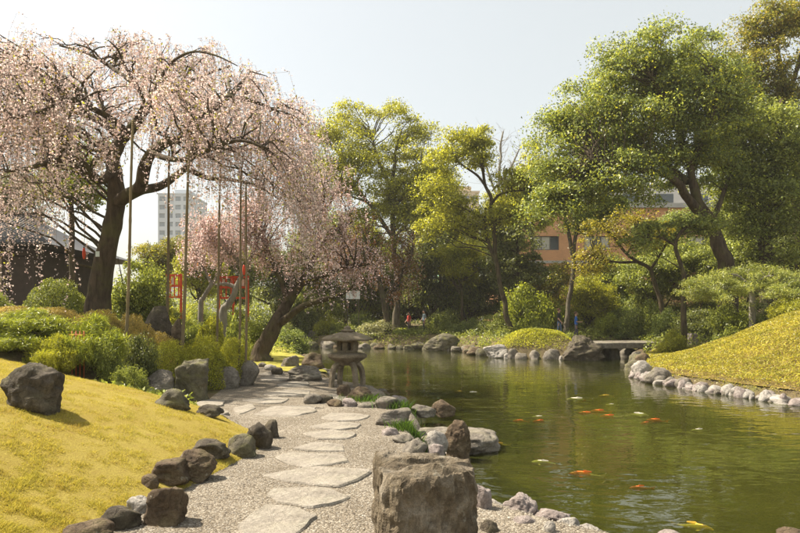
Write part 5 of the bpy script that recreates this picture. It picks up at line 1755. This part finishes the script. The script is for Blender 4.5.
def sign(label, x0, x1, y0, y1, d):
    a, b = W(x0, y1, d), W(x1, y0, d)
    cx = (a[0] + b[0]) / 2
    g = h1(cx, d)
    rt = thing('notice_board', label, 'sign', (cx, d, g))
    w, h = b[0] - a[0], b[2] - a[2]
    MB().box((0, 0, a[2] - g + h / 2), (w, 0.04, h)).build('panel', plain('sign_white', (0.7, 0.72, 0.72), 0.5, 0.05), rt)
    for sx_ in (-1, 1):
        MB().box((sx_ * w * 0.4, 0.045, (a[2] - g + h) / 2), (0.05, 0.05, a[2] - g + h)).build('post', M['bark_grey'], rt)
sign('small blank white notice board on posts behind the lantern', 346, 360, 291, 299, 44.5)

# ------------------------------------------------------------------ koi
def koi_mesh(bend):
    n, k = 15, 10
    t = np.linspace(0, 1, n)
    rad = np.interp(t, [0, .06, .2, .42, .7, .9, 1], [0.012, 0.05, 0.095, 0.11, 0.065, 0.028, 0.022])
    x = 0.5 - t * 0.86
    yy = bend * np.sin((t - 0.25) * 3.3) * 0.10 * t
    a = np.arange(k) / k * 2 * math.pi
    V = np.concatenate([np.stack([np.full(k, x[i]), yy[i] + rad[i] * 0.8 * np.cos(a), rad[i] * np.sin(a)], 1) for i in range(n)])
    Fq = [(i * k + j, i * k + (j + 1) % k, (i + 1) * k + (j + 1) % k, (i + 1) * k + j) for i in range(n - 1) for j in range(k)]
    Fq += [tuple(range(k)), tuple((n - 1) * k + j for j in range(k))[::-1]]
    body = (V, Fq)
    ye = yy[-1]
    s = bend * 0.05
    tail = (np.array([(-0.34, ye - .006, 0.02), (-0.34, ye - .006, -0.02), (-0.52, ye + s, 0.10), (-0.46, ye + s, 0.0), (-0.52, ye + s, -0.09),
                      (-0.34, ye + .006, 0.02), (-0.34, ye + .006, -0.02), (-0.52, ye + s + .008, 0.10), (-0.46, ye + s + .008, 0.0), (-0.52, ye + s + .008, -0.09)]),
            [(0, 1, 3, 2), (1, 4, 3), (5, 7, 8, 6), (6, 8, 9), (0, 2, 7, 5), (1, 6, 9, 4), (2, 3, 8, 7), (3, 4, 9, 8)])
    fin = lambda sd: (np.array([(0.24, sd * .07, -.03), (0.16, sd * .07, -.03), (0.10, sd * .17, -.035), (0.17, sd * .19, -.035), (0.24, sd * .07, -.022), (0.16, sd * .07, -.022), (0.10, sd * .17, -.029), (0.17, sd * .19, -.029)]),
                      [(0, 3, 2, 1), (4, 5, 6, 7), (0, 1, 5, 4), (1, 2, 6, 5), (2, 3, 7, 6), (3, 0, 4, 7)])
    dors = (np.array([(0.14, .0, .09), (-0.14, .0, .075), (-0.12, .0, .115), (0.08, 0, .14), (0.14, .008, .09), (-0.14, .008, .075), (-0.12, .008, .115), (0.08, .008, .14)]),
            [(0, 1, 2, 3), (4, 7, 6, 5), (0, 3, 7, 4), (3, 2, 6, 7), (2, 1, 5, 6), (1, 0, 4, 5)])
    return body, tail, fin(1), fin(-1), dors

def koi_mat(name, a, b, thr):
    m = NT(name)
    n = m.noise(4.5, m.coord('Object'), 2.0)
    return m.done(m.pbr(m.ramp(n, [(thr, a), (thr + 0.04, b)]), 0.3, 0.5))
ORG, WHT, YEL = (0.75, 0.16, 0.02), (0.80, 0.72, 0.60), (0.78, 0.48, 0.06)
KM = {'orange': koi_mat('koi_orange', ORG, (0.8, 0.24, 0.03), 0.5), 'white': koi_mat('koi_white', WHT, (0.72, 0.6, 0.45), 0.55),
      'patched': koi_mat('koi_patched', ORG, WHT, 0.5), 'yellow': koi_mat('koi_yellow', YEL, (0.8, 0.62, 0.2), 0.5), 'pale': koi_mat('koi_pale', WHT, ORG, 0.6)}
KOI = [
    (521, 420, 12, 'orange', 160, 'orange koi furthest from the others towards the flat shore rock'),
    (540, 416, 12, 'pale', 170, 'pale koi above an orange one near the orange reflection'),
    (541, 420, 13, 'patched', 190, 'orange and white koi just below the pale one'),
    (545, 461, 20, 'white', 155, 'white koi gliding in the bright sky reflection'),
    (587, 472, 25, 'patched', 163, 'long orange koi with a white head in the near middle of the pond'),
    (641, 486, 18, 'orange', 185, 'orange koi alone in the near water below the shoal'),
    (692, 523, 28, 'yellow', 325, 'large white and yellow koi nearest the camera'),
    (637, 413, 16, 'white', 330, 'white koi in the middle of the shoal'),
    (657, 419, 15, 'orange', 160, 'bright orange koi at the right end of the shoal'),
    (647, 422, 12, 'orange', 200, 'deep orange koi below the bright one at the shoal end'),
    (611, 415, 16, 'patched', 175, 'white headed orange koi in the shoal below the centre'),
    (601, 410, 15, 'orange', 165, 'orange koi leading the shoal'),
    (588, 412, 14, 'orange', 150, 'orange koi at the left end of the shoal'),
    (579, 398, 18, 'pale', 165, 'long pale orange koi above the shoal'),
    (612, 404, 9, 'pale', 170, 'small pale koi just above the shoal'),
    (607, 395, 12, 'yellow', 180, 'faint yellow koi farthest away above the shoal'),
    (700, 429, 14, 'pale', 185, 'faint pale koi right of the shoal by itself'),
    (472, 392, 13, 'white', 10, 'white koi near the far side of the flat rock'),
    (460, 391, 9, 'yellow', 170, 'small yellow koi behind the peaked rock at the water'),
    (500, 443, 16, 'yellow', 175, 'dull yellow koi close to the flat shore rock'),
]
KSH = [koi_mesh(b) for b in (-1.0, 0.5, 1.2)]
for i, (px_, py_, ln, km, ang, lab) in enumerate(KOI):
    pz = WATER_Z - 0.004
    p = P(px_, py_, pz)
    L = ln / F * p[1] * 1.4
    body, tail, f1, f2, dors = KSH[i % 3]
    rt = thing('koi', lab, 'fish', p, 'koi in the pond', math.radians(180 - ang) if False else math.radians(ang))
    for nm, (V, Fq) in (('body', body), ('tail_fin', tail), ('side_fin', f1), ('side_fin', f2), ('back_fin', dors)):
        link(nm, mesh(nm, V * L + np.array([0, 0, -0.085 * L]), Fq, nm == 'body'), KM[km], rt)

# ------------------------------------------------------------------ people
def person(label, px, d, rz, shirt, pants, hair, h=1.68, arms='walk', yb=None):
    skin_c, hair_c = (0.50, 0.30, 0.21), hair
    J = {'pel': (0, 0, .96), 'bel': (0, 0, 1.10), 'che': (0, .0, 1.30), 'nec': (0, .01, 1.46), 'hd0': (0, -.01, 1.54), 'hd1': (0, -.015, 1.63), 'hd2': (0, 0, 1.71),
         'sL': (.17, 0, 1.40), 'sR': (-.17, 0, 1.40), 'hL': (.10, 0, .92), 'hR': (-.10, 0, .92),
         'kL': (.11, -.10, .50), 'kR': (-.11, .03, .50), 'aL': (.11, -.06, .09), 'aR': (-.11, .20, .12), 'tL': (.12, -.24, .03), 'tR': (-.12, .04, .03)}
    if arms == 'hold':
        J.update({'eL': (.23, -.02, 1.12), 'eR': (-.23, -.02, 1.12), 'wL': (.13, -.26, 1.10), 'wR': (-.13, -.26, 1.10), 'fL': (.07, -.34, 1.11), 'fR': (-.07, -.34, 1.11)})
    else:
        J.update({'eL': (.23, .06, 1.13), 'eR': (-.23, -.02, 1.13), 'wL': (.22, -.06, .91), 'wR': (-.22, -.18, .95), 'fL': (.22, -.10, .83), 'fR': (-.22, -.25, .89)})
    E = [('pel', 'bel'), ('bel', 'che'), ('che', 'nec'), ('nec', 'hd0'), ('hd0', 'hd1'), ('hd1', 'hd2'), ('che', 'sL'), ('che', 'sR'), ('sL', 'eL'), ('eL', 'wL'), ('wL', 'fL'),
         ('sR', 'eR'), ('eR', 'wR'), ('wR', 'fR'), ('pel', 'hL'), ('pel', 'hR'), ('hL', 'kL'), ('kL', 'aL'), ('aL', 'tL'), ('hR', 'kR'), ('kR', 'aR'), ('aR', 'tR')]
    Rd = {'pel': .15, 'bel': .135, 'che': .155, 'nec': .055, 'hd0': .075, 'hd1': .095, 'hd2': .07, 's': .07, 'e': .045, 'w': .03, 'f': .03, 'h': .095, 'k': .06, 'a': .042, 't': .035}
    names = list(J)
    for sd in 'LR':                            # fingers and thumb
        f = np.array(J['f' + sd]); w = np.array(J['w' + sd])
        dr = norm((f - w)[None])[0]
        sidev = np.cross(dr, [0, 0, 1.0]) if abs(dr[2]) < .8 else np.array([0, 1.0, 0])
        for q, (o, l) in enumerate(((-.025, .07), (-.008, .085), (.009, .08), (.026, .06))):
            J['g%s%d' % (sd, q)] = tuple(f + sidev * o + dr * l)
            E.append(('f' + sd, 'g%s%d' % (sd, q)))
        J['th' + sd] = tuple(w + dr * .05 + sidev * .055)
        E.append(('w' + sd, 'th' + sd))
    names = list(J)
    me = bpy.data.meshes.new('body')
    me.from_pydata([tuple(np.array(J[n_]) * h / 1.78) for n_ in names], [(names.index(a), names.index(b)) for a, b in E], [])
    ob = bpy.data.objects.new('body_rig', me)
    COL.objects.link(ob)
    ob.modifiers.new('skin', 'SKIN')
    for i, n_ in enumerate(names):
        r = Rd.get(n_, Rd.get(n_[0], .03))
        if n_[0] == 'g' or n_.startswith('th'): r = .009
        sv = me.skin_vertices[0].data[i]
        sv.radius = (r * h / 1.78, r * h / 1.78 * (0.8 if n_ in ('che', 'bel', 'pel') else 1.0))
        sv.use_root = (n_ == 'pel')
    sub_ = ob.modifiers.new('sub', 'SUBSURF')
    sub_.levels = sub_.render_levels = 1
    dg = bpy.context.evaluated_depsgraph_get()
    bm_ = bpy.data.meshes.new_from_object(ob.evaluated_get(dg))
    bpy.data.objects.remove(ob)
    bm_.materials.clear()
    for m_ in (plain('skin_tone', skin_c, 0.5, 0.05), plain('shirt', shirt, 0.8, 0.15), plain('trousers', pants, 0.85, 0.2), plain('shoe', (0.05, 0.045, 0.04), 0.6)):
        bm_.materials.append(m_)
    s_ = h / 1.78
    for f in bm_.polygons:
        c = np.array(f.center) / s_
        arm = abs(c[0]) > 0.165 or (arms == 'hold' and c[1] < -0.14)
        if c[2] > 1.47: mi = 0
        elif c[2] > 0.97 and not arm: mi = 1
        elif arm and c[2] > 1.17: mi = 1
        elif arm and c[2] > 0.70: mi = 0
        elif c[2] > 0.10: mi = 2
        else: mi = 3
        f.material_index = mi
        f.use_smooth = True
    x = (px - 400) / F * d
    rt = thing('person', label, 'person', on(x, d), rz=rz)
    bm_.name = 'body'
    link('body', bm_, None, rt)
    # hair cap and nose
    D, Fc = ICO[3]
    k = D[:, 2] > -0.35
    q = D * np.array([.105, .118, .115]) * s_
    q[:, 2] = np.maximum(q[:, 2], -0.03 * s_ - 0.04 * s_ * (D[:, 1] > 0.2))
    front = D[:, 1] < -0.45
    q[front & (D[:, 2] < 0.35), 1] *= 0.55
    link('hair', mesh('hair', q + np.array([0, .012, 1.665]) * s_, Fc, True), plain('hair', hair_c, 0.6), rt)
    MB().box((0, -.118 * s_, 1.605 * s_), (.026, .04, .05), 0, 0.5).build('nose', bm_.materials[0], rt)
    return rt
person('person in black t-shirt and jeans strolling behind the islet', 559, 35.6, math.radians(60), (0.02, 0.02, 0.022), (0.12, 0.17, 0.27), (0.12, 0.06, 0.03))
person('person in bright blue shirt holding something in front, right of the slim tree', 576, 35.4, math.radians(80), (0.03, 0.12, 0.42), (0.10, 0.09, 0.11), (0.09, 0.05, 0.03), 1.62, 'hold')
person('person in a red top in the shade of the far wood', 409, 45.0, math.radians(-60), (0.42, 0.05, 0.035), (0.10, 0.09, 0.09), (0.03, 0.025, 0.02), 1.6)
person('person in a pale blue grey top in the shade of the far wood', 424, 45.0, math.radians(-70), (0.27, 0.34, 0.40), (0.06, 0.06, 0.07), (0.03, 0.025, 0.02), 1.7)

# ------------------------------------------------------------------ buildings
def facade(rt, name, x0, x1, z0, z1, holes, mat, dep, reveal=0.18):
    """A wall facing -Y with real openings; the sides, back and top close the block."""
    xs = sorted({x0, x1, *[h[0] for h in holes], *[h[1] for h in holes]})
    zs = sorted({z0, z1, *[h[2] for h in holes], *[h[3] for h in holes]})
    mb = MB()
    for i in range(len(xs) - 1):
        for j in range(len(zs) - 1):
            cx, cz = (xs[i] + xs[i + 1]) / 2, (zs[j] + zs[j + 1]) / 2
            if any(h[0] < cx < h[1] and h[2] < cz < h[3] for h in holes): continue
            mb.add([(xs[i], 0, zs[j]), (xs[i + 1], 0, zs[j]), (xs[i + 1], 0, zs[j + 1]), (xs[i], 0, zs[j + 1])], [(0, 1, 2, 3)])
    for a, b, c, e in holes:
        r = reveal
        mb.add([(a, 0, c), (b, 0, c), (b, 0, e), (a, 0, e), (a, r, c), (b, r, c), (b, r, e), (a, r, e)], [(0, 4, 5, 1), (1, 5, 6, 2), (2, 6, 7, 3), (3, 7, 4, 0)])
    mb.add([(x0, 0, z0), (x1, 0, z0), (x1, dep, z0), (x0, dep, z0), (x0, 0, z1), (x1, 0, z1), (x1, dep, z1), (x0, dep, z1)],
           [(0, 4, 7, 3), (1, 2, 6, 5), (2, 3, 7, 6), (4, 5, 6, 7)])
    return mb.build(name, mat, rt)

def brick_mat():
    m = NT('orange_brick')
    b = m.n('ShaderNodeTexBrick')
    v = m.n('ShaderNodeTexCoord')
    sp = m.n('ShaderNodeSeparateXYZ'); m.t.links.new(v.outputs['Object'], sp.inputs[0])
    cb = m.n('ShaderNodeCombineXYZ'); m.t.links.new(sp.outputs[0], cb.inputs[0]); m.t.links.new(sp.outputs[2], cb.inputs[1])
    m.t.links.new(cb.outputs[0], b.inputs['Vector'])
    b.inputs['Scale'].default_value = 3.0
    b.inputs['Color1'].default_value = (0.66, 0.34, 0.17, 1)
    b.inputs['Color2'].default_value = (0.60, 0.31, 0.16, 1)
    b.inputs['Mortar'].default_value = (0.56, 0.36, 0.22, 1)
    b.inputs['Mortar Size'].default_value = 0.015
    n = m.noise(0.6, m.coord('Object'), 5.0)
    c = m.mix(1.0, b.outputs['Color'], m.ramp(n, [(0.3, 0.85), (0.7, 1.1)]), 'MULTIPLY')
    return m.done(m.pbr(c, 0.85, 0.2))
M['glass'] = plain('window_glass', (0.05, 0.06, 0.065), 0.08, 0.1, 1.0, 0.0, 0.6)
M['curtain'] = plain('curtain', (0.50, 0.48, 0.42), 0.9, 0.1)
M['frame_metal'] = plain('frame_metal', (0.12, 0.11, 0.10), 0.45, 0.1)
M['concrete'] = plain('concrete', (0.42, 0.41, 0.39), 0.9, 0.12, 0.8)

def window(rt, a, b, c, e, rec=0.14, blinds=None):
    w = link('window', None, None, rt, ((a + b) / 2, rec, c))
    ww, hh = b - a, e - c
    fr = MB()
    t = 0.07
    fr.box((0, 0, t / 2), (ww, 0.06, t)).box((0, 0, hh - t / 2), (ww, 0.06, t))
    for x in (-ww / 2 + t / 2, -ww / 6, ww / 6, ww / 2 - t / 2):
        fr.box((x, 0, hh / 2), (t, 0.055, hh - 2 * t))
    fr.build('frame', M['frame_metal'], w)
    for i, x in enumerate((-ww / 3, 0, ww / 3)):
        bl = blinds and blinds[i]
        MB().box((x * 1.0, 0.02 + 0.003 * i, hh / 2), (ww / 3 - t * 0.9, 0.012, hh - 2 * t)).build('pane', M['curtain'] if bl else M['glass'], w)

def orange_building():
    d = 60.0
    s = d / F
    x0, x1 = (505 - 400) * s, (860 - 400) * s
    g = h1((x0 + x1) / 2, d) - 0.3
    rt = thing('orange_building', 'orange brick building with dark framed windows behind the trees', 'building', ((x0 + x1) / 2, d, g), rz=0.0)
    Z = lambda py: EYE - (py - HZ) * s - g
    X = lambda px_: (px_ - 400) * s - (x0 + x1) / 2
    holes = []
    for px_ in (546, 597, 648, 699, 750, 801):
        for ya, yb in ((236, 250), (281, 295)):
            holes.append((X(px_ - 13), X(px_ + 13), Z(yb), Z(ya)))
    facade(rt, 'wall', x0 - (x0 + x1) / 2, x1 - (x0 + x1) / 2, 0, Z(208), holes, brick_mat(), 14)
    for i, h in enumerate(holes):
        window(rt, *h, blinds=[(True, True, False), (False, True, False), (True, False, True)][i % 3])
    W_ = x1 - x0
    MB().box((0, 6.9, Z(208) + 0.22), (W_ + 0.5, 14.4, 0.44)).build('parapet', M['concrete'], rt)
    MB().box((4, 8.5, Z(208) + 1.6), (W_ * 0.62, 7, 2.3)).build('roof_storey', M['concrete'], rt)
    for k in range(6):
        MB().box((-W_ * .2 + k * 3.6, 4.97, Z(208) + 1.9), (1.9, 0.06, 0.9)).build('roof_window', M['glass'], rt)
    MB().box((0, -0.05, Z(262)), (W_, 0.1, 0.25)).build('band', M['concrete'], rt)
orange_building()

def tower(label, x0, x1, ytop, d, mat, rows, cols, dep=14, name='office_tower', glass=True):
    s = d / F
    a, b = (x0 - 400) * s, (x1 - 400) * s
    g = h1((a + b) / 2, d) - 0.3
    zt = EYE - (ytop - HZ) * s - g
    rt = thing(name, label, 'building', ((a + b) / 2, d, g))
    w = b - a
    holes = []
    z0 = zt * 0.3
    for r in range(rows):
        for c in range(cols):
            cw, ch = w / cols, (zt - z0) / rows
            xx, zz = -w / 2 + (c + .5) * cw, z0 + (r + .45) * ch
            holes.append((xx - cw * .34, xx + cw * .34, zz - ch * .26, zz + ch * .26))
    facade(rt, 'wall', -w / 2, w / 2, 0, zt, holes, mat, dep, 0.3)
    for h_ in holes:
        MB().box(((h_[0] + h_[1]) / 2, 0.26, (h_[2] + h_[3]) / 2), (h_[1] - h_[0], 0.03, h_[3] - h_[2])).build('window', M['glass_far_hazed'], rt)
    MB().box((w * .1, dep / 2, zt + 0.9), (w * .45, dep * .5, 1.8)).build('roof_housing', mat, rt)
    MB().box((0, dep / 2, zt + 0.05), (w + .3, dep + .3, 0.3)).build('parapet', mat, rt)
    return rt
M['glass_far_hazed'] = plain('glass_far_hazed', (0.24, 0.27, 0.30), 0.2, 0.1, 1.0, 0.0, 0.5)  # lightened glass: the fading of distance haze is put into the colour
M['wall_grey_hazed'] = plain('wall_grey_hazed', (0.50, 0.53, 0.57), 0.8, 0.05, 0.3)  # wall colour paled towards the sky, painting in distance haze
M['wall_beige'] = plain('wall_beige', (0.55, 0.45, 0.33), 0.85, 0.05, 0.3)
M['wall_white'] = plain('wall_white', (0.66, 0.65, 0.62), 0.85, 0.05, 0.3)
M['wall_green'] = plain('wall_green', (0.22, 0.42, 0.33), 0.8, 0.1, 0.3)
tower('grey office tower seen through the weeping cherry right of its trunk', 158, 190, 194, 160, M['wall_grey_hazed'], 11, 4)
tower('lower grey block behind the weeping cherry next to the office tower', 186, 232, 218, 140, M['wall_white'], 6, 5)
tower('beige block rising behind the slender twin stemmed tree', 446, 479, 192, 120, M['wall_beige'], 7, 4)
tower('pale green netted block glimpsed between the middle trees', 440, 472, 232, 85, M['wall_green'], 5, 4)
tower('white block behind the bare tree and the slim tree', 496, 545, 196, 100, M['wall_white'], 6, 6)
tower('white block glimpsed under the crown of the big forked tree', 636, 712, 186, 95, M['wall_white'], 6, 9)

def temple():
    d = 31.0
    s = d / F
    x0, x1 = (-190 - 400) * s, (38 - 400) * s
    cx = (x0 + x1) / 2
    g = h1(cx, d) - 0.1
    rt = thing('temple_hall', 'dark roofed wooden temple hall with tan walls behind the cherry trunk', 'building', (cx, d, g))
    w = x1 - x0
    Z = lambda py: EYE - (py - HZ) * s - g
    wood_m = plain('dark_wood', (0.055, 0.038, 0.026), 0.8, 0.2, 3)
    tan = plain('tan_plaster', (0.36, 0.28, 0.19), 0.9, 0.1, 1.0)
    tile = plain('roof_tile', (0.055, 0.055, 0.058), 0.6, 0.15, 2)
    ze = Z(248)
    nb = 9
    MB().box((0, 4.2, ze / 2), (w - 0.6, 8, ze)).build('core_wall', wood_m, rt)
    for i in range(nb):
        x = -w / 2 + 0.3 + (w - 0.6) * i / (nb - 1)
        MB().box((x, 0.05, ze / 2), (0.24, 0.24, ze)).build('post', wood_m, rt)
        if i < nb - 1:
            bw = (w - 0.6) / (nb - 1)
            MB().box((x + bw / 2, 0.12, ze * 0.5), (bw - 0.3, 0.10, ze * 0.78)).build('wall_panel', tan if i % 3 != 1 else wood_m, rt)
    for z in (ze * 0.08, ze * 0.93):
        MB().box((0, -0.03, z), (w - 0.5, 0.18, 0.22)).build('beam', wood_m, rt)
    # hipped roof with a curved pitch and tile rows
    n = 10
    t = np.linspace(0, 1, n)
    V, Fq = [], []
    for q in t:
        sx_ = w / 2 + 1.3 - q * 3.8
        sy_ = 5.6 - q * 5.2
        z = ze + 0.05 + 2.0 * (0.55 * q + 0.45 * q * q)
        V += [(-sx_, 4.2 - sy_, z), (sx_, 4.2 - sy_, z), (sx_, 4.2 + sy_, z), (-sx_, 4.2 + sy_, z)]
    for i in range(n - 1):
        for j in range(4):
            Fq.append((i * 4 + j, i * 4 + (j + 1) % 4, (i + 1) * 4 + (j + 1) % 4, (i + 1) * 4 + j))
    Fq += [(3, 2, 1, 0), tuple((n - 1) * 4 + j for j in range(4))]
    rf = link('roof', mesh('roof', np.array(V), Fq), tile, rt)
    nt_ = 60
    for k in range(nt_):
        x = -w / 2 - 1.0 + (w + 2.0) * (k + .5) / nt_
        qm = min(1.0, (w / 2 + 1.3 - abs(x)) / 3.8)
        q = np.linspace(0, max(qm, 0.15), 6)
        c = np.stack([np.full(6, x), 4.2 - (5.6 - q * 5.2), ze + 0.10 + 2.0 * (0.55 * q + 0.45 * q * q)], 1)
        MB().tube(c, 0.07, 5).build('tile_row', tile, rf)
    MB().box((0, 4.2, ze + 2.2), (w - 4.6, 0.5, 0.45)).build('ridge', tile, rf)
temple()

# ------------------------------------------------------------------ thin warm haze over the whole garden, added to lift the shadows
def haze():
    m = bpy.data.materials.new('haze')
    m.use_nodes = True
    t = m.node_tree
    t.nodes.clear()
    o = t.nodes.new('ShaderNodeOutputMaterial')
    v = t.nodes.new('ShaderNodeVolumePrincipled')
    v.inputs['Color'].default_value = (0.95, 0.93, 0.88, 1)
    v.inputs['Density'].default_value = 0.0005
    v.inputs['Anisotropy'].default_value = 0.2
    t.links.new(v.outputs[0], o.inputs['Volume'])
    b = MB().box((0, 60, 22), (260, 330, 50)).build('haze', m)
    tag(b, 'thin pale haze added in the garden air to lift the shadows', 'haze', kind='stuff')
haze()
